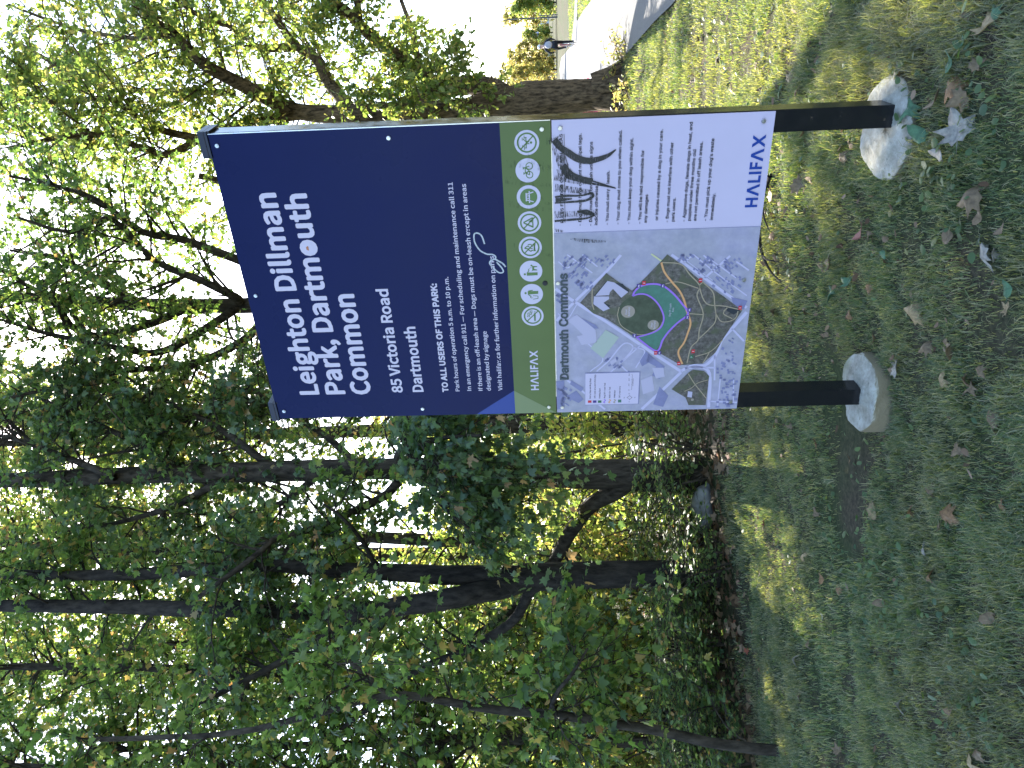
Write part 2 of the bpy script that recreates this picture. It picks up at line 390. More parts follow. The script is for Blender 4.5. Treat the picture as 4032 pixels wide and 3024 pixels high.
FD = bpy.utils.system_resource('DATAFILES', path='fonts') or ''
def font(fn):
    try: return bpy.data.fonts.load(os.path.join(FD, fn))
    except Exception: return None
F_SRC, F_ARI = font('Noto Sans CJK Regular.woff2'), font('Inter.woff2')
def text_verts(body, fnt, bold):
    c_ = bpy.data.curves.new('lettering', 'FONT'); c_.body = body; c_.resolution_u = 3; c_.offset = bold
    if fnt: c_.font = fnt
    o_ = bpy.data.objects.new('lettering', c_); COL.objects.link(o_)
    dg = bpy.context.evaluated_depsgraph_get(); dg.update()
    me = bpy.data.meshes.new_from_object(o_.evaluated_get(dg))
    v = np.empty(len(me.vertices) * 3); me.vertices.foreach_get('co', v); v = v.reshape(-1, 3)
    f = [list(p.vertices) for p in me.polygons]
    bpy.data.objects.remove(o_); bpy.data.curves.remove(c_); bpy.data.meshes.remove(me)
    return v, f
class Txt:
    def __init__(self, lev): self.V = []; self.F = []; self.y = -0.0005 * lev
    def line(self, body, p0, p1, cap, fnt=F_SRC, bold=0.0, fit=True):
        """baseline from p0 to p1, capitals cap high (metres)"""
        lay = [(0.0, 0.0)]
        if bold > .013: lay += [(bold * math.cos(TAU * i / 10), bold * math.sin(TAU * i / 10)) for i in range(10)]; bold_ = 0.0
        else: bold_ = bold
        v0, f = text_verts(body, fnt, bold_); vc, _ = text_verts('H', fnt, bold_); v = v0
        ch = vc[:, 1].max() - max(0, vc[:, 1].min()); w = v[:, 0].max() - v[:, 0].min()
        L = math.hypot(p1[0] - p0[0], p1[1] - p0[1])
        sy = cap / ch; sx_ = L / w if fit else sy
        ang = math.atan2(p1[1] - p0[1], p1[0] - p0[0])
        for li, (ox, oy) in enumerate(lay):
            x = (v[:, 0] - v[:, 0].min()) * sx_ + ox * sy; yv = (v[:, 1] + oy) * sy
            s = p0[0] + x * math.cos(ang) + yv * math.sin(ang); t = p0[1] + x * math.sin(ang) - yv * math.cos(ang)
            n = len(self.V); self.V += [(float(a_), self.y - .00003 * li, float(ZT - b_)) for a_, b_ in zip(s, t)]; self.F += [[i + n for i in q] for q in f]
    def done(self, name, m_, parent):
        me = bpy.data.meshes.new(name); me.from_pydata(self.V, [], self.F); me.update(); me.materials.append(m_)
        return link(bpy.data.objects.new(name, me), parent)
def base(pa, pb):
    """level baseline through two measured points"""
    t = (pa[1] + pb[1]) / 2; return (pa[0], t), (pb[0], t)

# --- blue part
tx = Txt(2)
capT = 0.0
def cap(pb, pt): return abs(pb[1] - pt[1])
capT = (cap(R1(704, 1467), R1(612, 1467)) + cap(R1(833, 1465), R1(745, 1465))) / 2
tx.line('Leighton Dillman', *base(R1(704, 1467), R1(483, 463)), capT, F_SRC, .0145)
tx.line('Park, Dartmouth', *base(R1(833, 1465), R1(640, 466)), capT, F_SRC, .0145)
tx.line('Common', *base(R1(957, 1466), R1(888, 970)), capT, F_SRC, .0145)
tx.done('title_lettering', M_WHITE, UP)
tx = Txt(2)
capA = cap(R1(1232, 1458), R1(1180, 1458))
tx.line('85 Victoria Road', *base(R1(1113, 1462), R1(1066, 940)), capA, F_SRC, .012)
tx.line('Dartmouth', *base(R1(1230, 1458), R1(1190, 1130)), capA, F_SRC, .012)
tx.done('address_lettering', M_WHITE, UP)
tx = Txt(2)
capN = cap(R1(1411, 1455), R1(1391, 1455))
tx.line('TO ALL USERS OF THIS PARK:', *base(R1(1355, 1457), R1(1298, 915)), cap(R1(1355, 1457), R1(1328, 1457)), F_SRC, .02)
for body, p0, p1 in (('Park hours of operation 5 a.m. to 10 p.m.', (1411, 1455), (1358, 880)),
                     ('In an emergency call 911 \u2014 For scheduling and maintenance call 311', (1472, 1452), (1373, 405)),
                     ('If there is an off-leash area \u2014 Dogs must be on-leash except in areas', (1528, 1452), (1441, 413)),
                     ('designated by signage', (1572, 1452), (1548, 1153)),
                     ('Visit halifax.ca for further information on parks', (1629, 1452), (1582, 775))):
    tx.line(body, *base(R1(*p0), R1(*p1)), capN, F_SRC, .008)
tx.done('notice_lettering', M_WHITE, UP)
TGB = (R1(1607, 113)[1] + R3(145, 1080)[1]) / 2         # blue meets green
fl = Flat(1); fl.rect(0.0005, TGB, PW - .0005, T_UP - .0022); fl.done('green_band', M_GREEN, UP)
apex = R3(145, 1082)
fl = Flat(1); fl.poly([(0.0005, R1(1502, 1568)[1]), (apex[0], TGB - .0003), (0.0005, TGB - .0003)]); fl.done('bright_blue_corner', M_BBLUE, UP)
fl = Flat(2); fl.poly([(0.0005, TGB), (apex[0], TGB), (0.0005, T_UP - .0025)]); fl.done('pale_green_corner', M_LGREEN, UP)

def logo(lev, p0, p1, caph, m_, parent):
    """HALIFAX with barless As, letters laid out as strokes"""
    fl_ = Flat(lev); s0, s1, tb = p0[0], p1[0], (p0[1] + p1[1]) / 2; U = (s1 - s0) / 6.05; h = caph; w = h * .2
    x = s0
    def S(a_, b_, w_=w): fl_.stroke([(x + a_[0] * U, tb - a_[1] * h), (x + b_[0] * U, tb - b_[1] * h)], w_)
    def lam():
        fl_.poly([(x, tb), (x + .40 * U, tb - h), (x + .62 * U, tb - h), (x + 1.02 * U, tb), (x + .80 * U, tb), (x + .51 * U, tb - .74 * h), (x + .22 * U, tb)])
    hw = w / 2 / U
    S((hw, 0), (hw, 1)); S((.8 - hw, 0), (.8 - hw, 1)); fl_.rect(x + w, tb - .6 * h, x + .8 * U - w, tb - .4 * h); x += .93 * U
    lam(); x += 1.14 * U
    S((hw, 0), (hw, 1)); fl_.rect(x + w, tb - .2 * h, x + .58 * U, tb); x += .70 * U
    S((hw, 0), (hw, 1)); x += .40 * U
    S((hw, 0), (hw, 1)); fl_.rect(x + w, tb - h, x + .58 * U, tb - .8 * h); fl_.rect(x + w, tb - .58 * h, x + .54 * U, tb - .39 * h); x += .62 * U
    lam(); x += 1.12 * U
    fl_.poly([(x, tb), (x + .36 * U, tb - .5 * h), (x + .02 * U, tb - h), (x + .27 * U, tb - h), (x + .50 * U, tb - .66 * h), (x + .73 * U, tb - h), (x + .98 * U, tb - h), (x + .62 * U, tb - .5 * h), (x + 1.0 * U, tb), (x + .75 * U, tb), (x + .49 * U, tb - .35 * h), (x + .25 * U, tb)])
    fl_.done('logo_lettering', m_, parent)
logo(2, R3(345, 1076), R3(330, 755), cap(R3(343, 1075), R3(281, 1075)), M_WHITE, UP)

# --- pictograms
ICON = [('smoke', R5(532, 1452)), ('litter', R5(517, 1135)), ('dog', R5(502, 802)), ('fire', R5(489, 458)), ('tent', R5(475, 98)), ('table', R4(460, 1200)), ('bike', R4(443, 815)), ('drone', R4(426, 412))]
IR = .0435
ICON = [(k_, (c_[0], c_[1])) for k_, c_ in ICON]
for kind_, c_ in ICON:
    f1 = Flat(2); f1.disc(c_, IR, 48); plate = f1.done('pictogram', M_WHITE, UP)
    g1 = Flat(3)
    def q(x, y): return (c_[0] + x * IR, c_[1] - y * IR)
    def sk(pts, w): g1.stroke([q(*p) for p in pts], w * IR)
    if kind_ in ('smoke', 'fire', 'tent', 'drone'):
        g1.ring(c_, IR * .74, IR * .13); sk([(-.5, .5), (.5, -.5)], .1) if kind_ == 'x' else sk([(-.52, -.52), (.52, .52)][::1] if False else [(-.52, .52), (.52, -.52)], .1)
    if kind_ == 'smoke':
        sk([(-.5, -.2), (.15, -.2)], .15); sk([(.24, -.2), (.3, -.2)], .15); sk([(.38, -.2), (.45, -.2)], .15)
        sk(smooth2([(.5, -.02), (.52, .2), (.3, .22), (.32, .42), (.0, .42), (-.05, .5)], 5), .07); sk(smooth2([(.38, 0), (.36, .1), (.18, .1), (.16, .28), (-.08, .3)], 5), .07)
    if kind_ == 'litter':
        g1.disc(q(.12, .55), IR * .1); g1.poly([q(-.02, .36), q(.3, .36), q(.3, -.58), q(.02, -.58)]); sk([(-.02, .3), (-.22, .08), (-.38, .1)], .09); sk([(.32, .3), (.38, -.1)], .08)
        sk([(-.5, -.1), (-.44, -.55)], .06); sk([(-.44, -.55), (-.2, -.55)], .06); sk([(-.2, -.55), (-.16, -.1)], .06)
        for a_ in ((-.42, .0), (-.3, .06), (-.32, -.08)): g1.disc(q(*a_), IR * .035, 8)
    if kind_ == 'dog':
        g1.disc(q(-.28, .55), IR * .1); g1.poly([q(-.42, .38), q(-.12, .38), q(-.12, -.58), q(-.4, -.58)]); sk([(-.12, .3), (.08, .18), (.2, .2)], .08); sk([(.2, .2), (.42, -.08)], .03)
        g1.poly([q(.1, -.12), q(.45, -.12), q(.5, .04), q(.62, .0), q(.62, -.1), q(.5, -.18), q(.46, -.55), q(.38, -.55), q(.36, -.3), q(.2, -.3), q(.14, -.55), q(.06, -.55), q(.06, -.2), q(-.02, -.02)])
    if kind_ == 'fire':
        sk([(-.35, -.42), (.35, -.3)], .1); sk([(-.35, -.3), (.35, -.42)], .1); sk(smooth2([(-.25, -.22), (-.34, 0), (-.12, .22), (-.06, .5)], 5), .09); sk(smooth2([(-.06, .5), (.14, .22), (.06, .1)], 4), .09); sk(smooth2([(.06, -.2), (.28, -.06), (.26, .2)], 4), .09); sk(smooth2([(-.1, -.2), (-.08, -.02), (.04, .06)], 4), .08)
    if kind_ == 'tent':
        g1.poly([q(-.04, .52), q(.06, .52), q(-.3, -.26), q(-.46, -.26)]); sk([(-.44, -.28), (.45, -.28)], .1); sk([(.03, .5), (.42, -.26)], .11); g1.poly([q(.12, .1), q(.3, -.22), q(.02, -.22)])
    if kind_ == 'table':
        g1.disc(c_, IR * .72, 40)
    if kind_ == 'bike':
        for sx_ in (-.36, .36): g1.ring(q(sx_, -.14), IR * .27, IR * .07, 28)
        for a_, b_ in (((-.36, -.14), (-.2, .2)), ((-.2, .2), (.22, .2)), ((.22, .2), (-.04, -.14)), ((-.04, -.14), (-.24, .3)), ((-.04, -.14), (-.36, -.14)), ((.36, -.14), (.2, .34)), ((-.34, .32), (-.14, .32)), ((.1, .36), (.3, .36))): sk([a_, b_], .075)
    if kind_ == 'drone':
        g1.poly([q(-.12, .1), q(.12, .1), q(.16, -.04), q(-.16, -.04)]); g1.disc(q(0, -.34), IR * .1, 12); sk([(-.05, -.05), (-.1, -.2)], .08); sk([(.05, -.05), (.1, -.2)], .08)
        for sx_ in (-1, 1):
            sk([(sx_ * .1, .06), (sx_ * .42, .06)], .08); sk([(sx_ * .42, .0), (sx_ * .42, .22)], .06); sk([(sx_ * .26, .2), (sx_ * .58, .2)], .05)
            sk([(sx_ * .1, .1), (sx_ * .3, .3)], .06); sk([(sx_ * .18, .36), (sx_ * .42, .36)], .05)
    if kind_ == 'table':
        g1.done('glyph', M_GGLYPH, plate); g1 = Flat(4)
        for a_, b_, w_ in (((-.36, .2), (.36, .2), .1), ((-.5, -.06), (.5, -.06), .09), ((-.24, .18), (-.42, -.4), .09), ((.24, .18), (.42, -.4), .09), ((-.1, .18), (-.1, -.04), .07), ((.1, .18), (.1, -.04), .07)): sk([a_, b_], w_)
        g1.done('glyph', M_WHITE, plate)
    else: g1.done('glyph', M_GGLYPH, plate)

# --- bolts
def bolt(p, parent, r=.0085, m_=M_STEEL, y=-.001):
    bm_ = bmesh.new()
    mtx = Matrix.Translation((p[0], y - .0025, ZT - p[1])) @ Matrix.Rotation(math.pi / 2, 4, 'X')
    bmesh.ops.create_cone(bm_, cap_ends=True, segments=20, radius1=r * .82, radius2=r, depth=.005, matrix=mtx @ Matrix.Rotation(math.pi, 4, 'X'))
    bmesh.ops.bevel(bm_, geom=list(bm_.edges), offset=.0009, segments=2, affect='EDGES')
    mtx2 = Matrix.Translation((p[0], y - .0055, ZT - p[1])) @ Matrix.Rotation(math.pi / 2, 4, 'X')
    bmesh.ops.create_cone(bm_, cap_ends=True, segments=6, radius1=r * .45, radius2=r * .45, depth=.003, matrix=mtx2)
    mesh_bm('bolt', bm_, m_, parent)
for z_, p in ((R1, (187, 222)), (R1, (387, 975)), (R1, (534, 1555)), (R1, (1048, 183)), (R1, (1230, 1543)), (R2, (485, 228)), (R3, (425, 1210))): bolt(z_(*p), UP, y=0)
for z_, p in ((R2, (612, 220)), (R2, (2030, 172)), (R3, (530, 1212)), (R3, (1862, 1168)), (R3, (1960, 205)), (R3, (487, 230))): bolt(z_(*p), LOW)
bolt(R3(386, 231), UP, .011, M_INK, y=0)

# --- map half of the lower panel
seamS = (R2(575, 958)[0] + R2(2017, 900)[0]) / 2
m, nt, b = mat('printed_town_map'); M_MAP = m
n1 = noise(nt, 22, 6, .65); n2 = noise(nt, 5, 3, .6)
c = ramp(nt, [(.34, (.24, .235, .34)), (.5, (.33, .305, .39)), (.66, (.43, .39, .49))], n1.outputs[0]).outputs[0]
c = mix(nt, .55, c, ramp(nt, [(.4, (.32, .305, .36)), (.6, (.37, .34, .47))], n2.outputs[0]).outputs[0])
nt.links.new(c, b.inputs['Base Color']); b.inputs['Roughness'].default_value = .42; b.inputs['Specular IOR Level'].default_value = .35
m, nt, b = mat('printed_woodland'); M_PARK = m
n1 = noise(nt, 55, 6, .7); n2 = noise(nt, 14, 4, .6)
c = ramp(nt, [(.32, (.025, .028, .024)), (.48, (.085, .072, .066)), (.66, (.17, .15, .14))], n1.outputs[0]).outputs[0]
c = mix(nt, ramp(nt, [(.5, (0, 0, 0)), (.6, (1, 1, 1))], n2.outputs[0]).outputs[0], c, (.075, .08, .05))
nt.links.new(c, b.inputs['Base Color']); b.inputs['Roughness'].default_value = .42
M_FIELD = plain('printed_field', (.055, .07, .045), .42, .35, vary=.35, vscale=30)
M_OFFL = plain('printed_green_area', (.065, .17, .13), .42, .35, vary=.15, vscale=40)
M_TAN = plain('printed_tan', (.34, .27, .19), .42, .35); M_SAND = plain('printed_sand', (.30, .25, .21), .42, .35)
M_PURP = plain('printed_purple', (.30, .15, .58), .42, .35); M_ORAN = plain('printed_orange', (.62, .31, .14), .42, .35)
M_RED = plain('printed_red', (.52, .03, .04), .42, .35); M_DPUR = plain('printed_dark_purple', (.06, .03, .2), .42, .35); M_DGRN = plain('printed_dark_green', (.03, .13, .06), .42, .35)
M_ROAD = plain('printed_road', (.49, .44, .60), .42, .35); M_BLDG = plain('printed_building', (.20, .195, .34), .42, .35, vary=.12, vscale=30)
M_BLDG2 = plain('printed_pale_building', (.43, .385, .51), .42, .35); M_SHAD = plain('printed_shade', (.025, .03, .04), .42, .35)
M_YEL = plain('printed_yellow', (.55, .53, .30), .42, .35); M_TITLE = plain('printed_slate', (.05, .065, .075), .42, .35)
fl = Flat(-1); fl.rect(.0005, T_UP + .0025, seamS, PH - .0005); MAP = fl.done('town_map', M_MAP, LOW)
def mp(name, lev, m_, polys=(), strokes=()):
    f_ = Flat(lev)
    for pl in polys: f_.poly([R3(*p) for p in pl])
    for pts, w in strokes: f_.stroke(smooth2([R3(*p) for p in pts], 5), w)
    return f_.done(name, m_, LOW)
# streets and town blocks, clipped to the map half
road = [([(1560, 5), (1740, 150), (1985, 330)], .005), ([(1690, 40), (1900, 190)], .005), ([(560, 5), (760, 150)], .005), ([(680, 5), (800, 100)], .005), ([(1000, 890), (1100, 1000), (1050, 1110)], .006), ([(1150, 720), (950, 900), (750, 1090)], .006), ([(720, 700), (850, 830), (750, 930)], .005), ([(470, 275), (570, 345), (880, 540), (1150, 720), (1300, 820), (1470, 930)], .013), ([(480, 530), (620, 380), (860, 150), (985, 8)], .011), ([(1385, 5), (1500, 85), (1650, 190), (1800, 300), (1985, 425)], .011),
        ([(1470, 925), (1560, 885), (1660, 880), (1740, 800), (1790, 680), (1870, 590), (1985, 460)], .014), ([(1470, 935), (1330, 1070), (1160, 1228)], .013), ([(1500, 905), (1610, 895), (1695, 950), (1690, 1215)], .013),
        ([(1500, 895), (1735, 900)], .009), ([(1735, 800), (1735, 1000)], .007), ([(1650, 190), (1850, 15)], .009), ([(1480, 70), (1560, 5)], .007), ([(1730, 95), (1640, 10)], .006), ([(1870, 590), (1965, 690)], .008), ([(1695, 1165), (1915, 1175)], .008),
        ([(570, 1000), (700, 1095), (870, 1230)], .009), ([(800, 930), (900, 840), (1000, 720), (1060, 710), (1080, 760), (950, 900)], .006), ([(1500, 50), (1740, 230)], .003), ([(490, 470), (560, 520), (640, 400)], .004),
        ([(1760, 1210), (1780, 990)], .005), ([(1885, 985), (1885, 1170)], .005), ([(490, 60), (560, 110), (620, 60)], .005), ([(1080, 740), (1180, 770), (1110, 900)], .005), ([(1900, 60), (2000, 130)], .006)]
mp('printed_streets', 1, M_ROAD, strokes=road)
rs = np.random.default_rng(3); blk = []
def blocks(cx_, cy_, w_, h_, n, ang, size):
    for _ in range(n):
        x, y = cx_ + (rs.random() - .5) * w_, cy_ + (rs.random() - .5) * h_; a_, b_ = size * (.5 + rs.random()), size * (.35 + .5 * rs.random())
        c0, s0 = math.cos(ang), math.sin(ang)
        blk.append([(x + i * c0 - j * s0, y + i * s0 + j * c0) for i, j in ((-a_, -b_), (a_, -b_), (a_, b_), (-a_, b_))])
blocks(620, 130, 200, 200, 26, -.8, 13); blocks(1850, 1080, 120, 200, 26, 0, 11); blocks(1650, 70, 130, 90, 16, .65, 12); blocks(1880, 70, 140, 90, 16, .65, 11)
blocks(700, 260, 130, 90, 14, -.8, 14); blocks(560, 1130, 110, 150, 16, .6, 14); blocks(940, 860, 130, 80, 14, -.75, 13); blocks(1870, 250, 120, 150, 14, .65, 11); blocks(1850, 820, 120, 150, 10, .4, 13); blocks(1880, 560 + 130, 60, 60, 5, .5, 10)
blocks(1500, 30, 120, 50, 12, .65, 13); blocks(520, 330, 70, 120, 10, .6, 13); blocks(640, 60, 240, 90, 24, -.8, 12); blocks(850, 60, 160, 90, 14, -.8, 12); blocks(1780, 180, 160, 160, 22, .65, 11); blocks(1600, 130, 90, 60, 8, .65, 11); blocks(1830, 950, 150, 100, 16, 0, 10); blocks(1000, 1000, 120, 120, 10, -.75, 14); blocks(1800, 1180, 160, 60, 12, 0, 11)
blk += [[(620, 480), (790, 560), (815, 590), (760, 590), (640, 520)], [(560, 1130), (640, 1080), (700, 1150), (660, 1180)], [(1190, 770), (1260, 830), (1160, 890), (1140, 850)], [(1210, 790), (1340, 890), (1300, 990), (1240, 960), (1270, 890), (1190, 850)], [(1300, 1050), (1370, 1120), (1330, 1210), (1250, 1190)], [(1860, 340), (1990, 370), (1960, 440), (1880, 400)], [(600, 1000), (700, 1060), (680, 1090), (590, 1030)], [(480, 1010), (545, 1000), (548, 1220), (490, 1230)]]
mp('printed_buildings', 1.5, M_BLDG, polys=blk)
mp('printed_pale_buildings', 2, M_BLDG2, polys=[[(560, 530), (640, 480), (790, 600), (800, 700), (680, 720), (640, 650), (690, 640), (610, 560)], [(1240, 900), (1330, 900), (1340, 970), (1270, 985)], [(1150, 1000), (1240, 960), (1260, 1080), (1170, 1110)], [(905, 850), (950, 820), (960, 850), (915, 880)]])
mp('printed_yellow_lane', 2, M_YEL, strokes=[([(1225, 0), (1305, 55)], .006)])
mp('printed_pitch', 2, plain('printed_pale_pitch', (.36, .40, .36), .42, .35), polys=[[(870, 600), (975, 660), (850, 825), (750, 745)]])
mp('printed_park', 2.5, M_PARK, polys=[[(1352, 2), (1305, 55), (1200, 165), (1075, 290), (960, 215), (870, 150), (665, 385), (770, 470), (880, 515), (1100, 660), (1265, 765), (1465, 880), (1560, 872), (1640, 866), (1740, 780), (1800, 670), (1950, 445), (1800, 335), (1625, 215), (1480, 95)],
                                       [(1525, 940), (1560, 915), (1650, 925), (1692, 965), (1665, 1195), (1530, 1195), (1505, 1135), (1395, 1070)]])
mp('printed_school_shade', 3, M_SHAD, polys=[[(775, 330), (870, 215), (1000, 235), (1055, 295), (1030, 310), (900, 215), (790, 335)], [(1800, 410), (1900, 420), (1945, 440), (1880, 480), (1830, 450)], [(880, 290), (905, 330), (865, 320)], [(850, 385), (905, 405), (890, 425)]])
mp('printed_school', 3.5, M_BLDG2, polys=[[(880, 212), (935, 225), (1045, 300), (990, 345), (925, 275), (900, 300), (895, 325), (785, 330)], [(775, 335), (893, 335), (895, 355), (850, 385), (900, 430), (850, 452), (770, 395)], [(1520, 1130), (1525, 1085), (1560, 1090), (1555, 1135)]])
off = [(1080, 330), (1100, 290), (1150, 250), (1240, 235), (1320, 250), (1400, 310), (1470, 390), (1520, 470), (1440, 540), (1370, 610), (1320, 680), (1270, 765), (1110, 655), (1180, 640), (1260, 612), (1310, 570), (1328, 500), (1300, 420), (1250, 358), (1190, 320), (1130, 315)]
mp('printed_off_leash_area', 3, M_OFFL, polys=[off])
fieldp = smooth2([(960, 480), (985, 400), (1060, 340), (1130, 318), (1190, 325), (1250, 365), (1300, 425), (1320, 500), (1305, 565), (1250, 610), (1180, 635), (1110, 632), (1040, 600), (985, 555), (960, 480)], 4)
mp('printed_field', 4, M_FIELD, polys=[fieldp[:-1]])
f_ = Flat(4.5); f_.disc(R3(1045, 455), .027); f_.disc(R3(1245, 560), .022); f_.disc(R3(1560, 1152), .006); f_.done('printed_ball_diamonds', M_SAND, LOW)
mp('printed_walkways', 5, M_TAN, strokes=[([(1310, 65), (1460, 80), (1530, 160), (1610, 250), (1590, 330), (1640, 470), (1610, 600), (1600, 680), (1545, 740), (1515, 860)], .0045), ([(1530, 470), (1635, 478)], .004), ([(1635, 220), (1610, 260), (1665, 390), (1800, 410), (1945, 442)], .0045), ([(1635, 220), (1715, 300), (1730, 400), (1740, 520), (1690, 590), (1600, 675)], .0045), ([(1340, 235), (1440, 220), (1600, 270)], .004), ([(1735, 460), (1780, 530), (1850, 530), (1900, 500), (1915, 450)], .004), ([(1800, 450), (1830, 425), (1800, 470), (1870, 510)], .004), ([(1580, 810), (1700, 770), (1795, 680)], .004), ([(1695, 770), (1660, 830), (1640, 862)], .004),
   ([(1525, 945), (1580, 1030), (1670, 1140)], .004), ([(1495, 1085), (1550, 1060), (1600, 1020), (1680, 995)], .0035), ([(760, 270), (760, 380), (775, 440)], .004), (fieldp[30:] + fieldp[:4], .003)])
mp('printed_multi_use_trail', 5.5, M_ORAN, strokes=[([(1305, 65), (1330, 140), (1390, 220), (1450, 290), (1490, 370), (1510, 450), (1540, 540), (1520, 620), (1490, 700), (1445, 775), (1478, 868)], .0075)])
mp('printed_off_leash_trail', 6, M_PURP, strokes=[(off[:13], .0075), (off[12:] + off[:1], .0065)])
f_ = Flat(6.5)
for p in ((1168, 228), (1615, 207), (1930, 424), (1265, 780), (1562, 768), (1449, 864)): s_, t_ = R3(*p); f_.rect(s_ - .0085, t_ - .006, s_ + .0085, t_ + .007)
f_.done('printed_red_markers', M_RED, LOW)
f_ = Flat(6.5)
for p in ((1128, 251), (1317, 250), (1530, 440), (1514, 498), (1097, 643), (1294, 780)): s_, t_ = R3(*p); f_.rect(s_ - .008, t_ - .0075, s_ + .008, t_ + .0075)
f_.done('printed_purple_markers', M_DPUR, LOW)
f_ = Flat(6.5); s_, t_ = R3(1550, 812); f_.rect(s_ - .008, t_ - .007, s_ + .008, t_ + .007); f_.done('printed_green_marker', M_DGRN, LOW)
f_ = Flat(7)
for p in ((1168, 228), (1615, 207), (1930, 424), (1265, 780), (1562, 768), (1449, 864)): s_, t_ = R3(*p); f_.rect(s_ - .0012, t_ - .004, s_ + .0012, t_ + .005)
for p in ((1128, 251), (1317, 250), (1530, 440), (1514, 498), (1097, 643), (1294, 780)):
    s_, t_ = R3(*p); f_.poly([(s_ - .005, t_ - .004), (s_ - .002, t_ - .001), (s_ + .004, t_ - .003), (s_ + .005, t_ + .005), (s_ + .003, t_ + .005), (s_ + .002, t_ + .001), (s_ - .003, t_ + .002), (s_ - .004, t_ + .005), (s_ - .0055, t_ + .003)])
f_.done('marker_symbols', M_WHITE, LOW)
# legend
LA, LB, LC, LD = R3(712, 1190), R3(712, 946), R3(1137, 937), R3(1132, 1186)
ls0, ls1, lt0, lt1 = (LA[0] + LD[0]) / 2, (LB[0] + LC[0]) / 2, (LA[1] + LB[1]) / 2, (LC[1] + LD[1]) / 2
f_ = Flat(2.2); f_.rect(ls0 - .002, lt0 - .001, ls1 + .004, lt1 + .004); f_.done('legend_shadow_border', M_BLDG, LOW)
f_ = Flat(3); f_.rect(ls0, lt0, ls1, lt1); LEG = f_.done('legend', M_PAPER, LOW)
tx = Txt(3.6)
for body, xb, y0, y1 in (('Rules, Map and Dog Bags', 697, 930, 492), ('Off Leash Area Enter/Exit Sign', 800, 925, 408), ('Parking Spot', 903, 925, 708), ('Dog Off-Leash Trail', 1013, 922, 592), ('Multi-Use Trail', 1122, 918, 680), ('Walkways', 1228, 915, 752), ('Off Leash Area', 1340, 915, 664)):
    pa, pb = R8(xb, y0), R8(xb, y1); tx.line(body, *base(pa, pb), .0062, F_ARI, .012)
for body, x, y in (('N', 1435, 912), ('S', 1668, 907), ('W', 1542, 1000), ('E', 1542, 822), ('0', 1535, 745), ('20', 1535, 632), ('40', 1535, 520), ('80', 1540, 410), ('metres', 1622, 575)):
    p = R8(x, y); w_ = .003 * len(body); tx.line(body, (p[0] - w_, p[1]), (p[0] + w_, p[1]), .0045, F_ARI, .0)
tx.done('legend_lettering', M_INK, LOW)
f_ = Flat(3.4); p = R8(1540, 910); f_.ring(p, .0078, .0014, 24)
for dx, dy in ((1, 0), (-1, 0), (0, 1), (0, -1)): f_.stroke([(p[0] + dx * .0078, p[1] + dy * .0078), (p[0] + dx * .0125, p[1] + dy * .0125)], .0012)
pa, pb = R8(1585, 742), R8(1590, 405); f_.stroke([(pa[0], pa[1] - .005), (pa[0], pa[1]), (pb[0], pa[1]), (pb[0], pa[1] - .005)], .001)
for i in (1, 2): x_ = pa[0] + (pb[0] - pa[0]) * i / 3; f_.stroke([(x_, pa[1] - .003), (x_, pa[1])], .001)
f_.done('compass_and_scale', M_INK, LOW)
for m_, x in ((M_RED, 673), (M_DPUR, 781), (M_DGRN, 890)):
    f_ = Flat(3.4); p = R8(x, 998); f_.rect(p[0] - .0062, p[1] - .0075, p[0] + .0062, p[1] + .0075); f_.done('legend_key', m_, LOW)
for m_, x in ((M_PURP, 997), (M_ORAN, 1106), (M_TAN, 1215)):
    f_ = Flat(3.4); p = R8(x, 990); f_.stroke(smooth2([(p[0] - .009, p[1] + .003), (p[0] - .005, p[1] - .004), (p[0], p[1]), (p[0] + .005, p[1] + .004), (p[0] + .009, p[1] - .003)], 4), .0042); f_.done('legend_key', m_, LOW)
f_ = Flat(3.4); p = R8(1325, 985); f_.rect(p[0] - .0075, p[1] - .007, p[0] + .0075, p[1] + .007); f_.done('legend_key', M_OFFL, LOW)
tx = Txt(5); tx.line('Dartmouth Commons', *base(R3(575, 990), R3(563, 155)), cap(R3(577, 990), R3(513, 990)), F_ARI, .03); tx.done('map_title_lettering', M_TITLE, LOW)
tx = Txt(7)
for body, p, w_, h_ in (('East', (1038, 455), .022, .0075), ('Ballfield', (1060, 455), .037, .0075), ('West', (1240, 560), .022, .0075), ('Ballfield', (1262, 560), .037, .0075), ('Dog Off-Leash', (1385, 440), .056, .0075), ('Area', (1408, 440), .018, .0075), ('P', (1558, 812), .005, .008)):
    p = R3(*p); tx.line(body, (p[0] - w_ / 2, p[1]), (p[0] + w_ / 2, p[1]), h_, F_ARI, .0)
tx.done('map_lettering', M_WHITE, LOW)

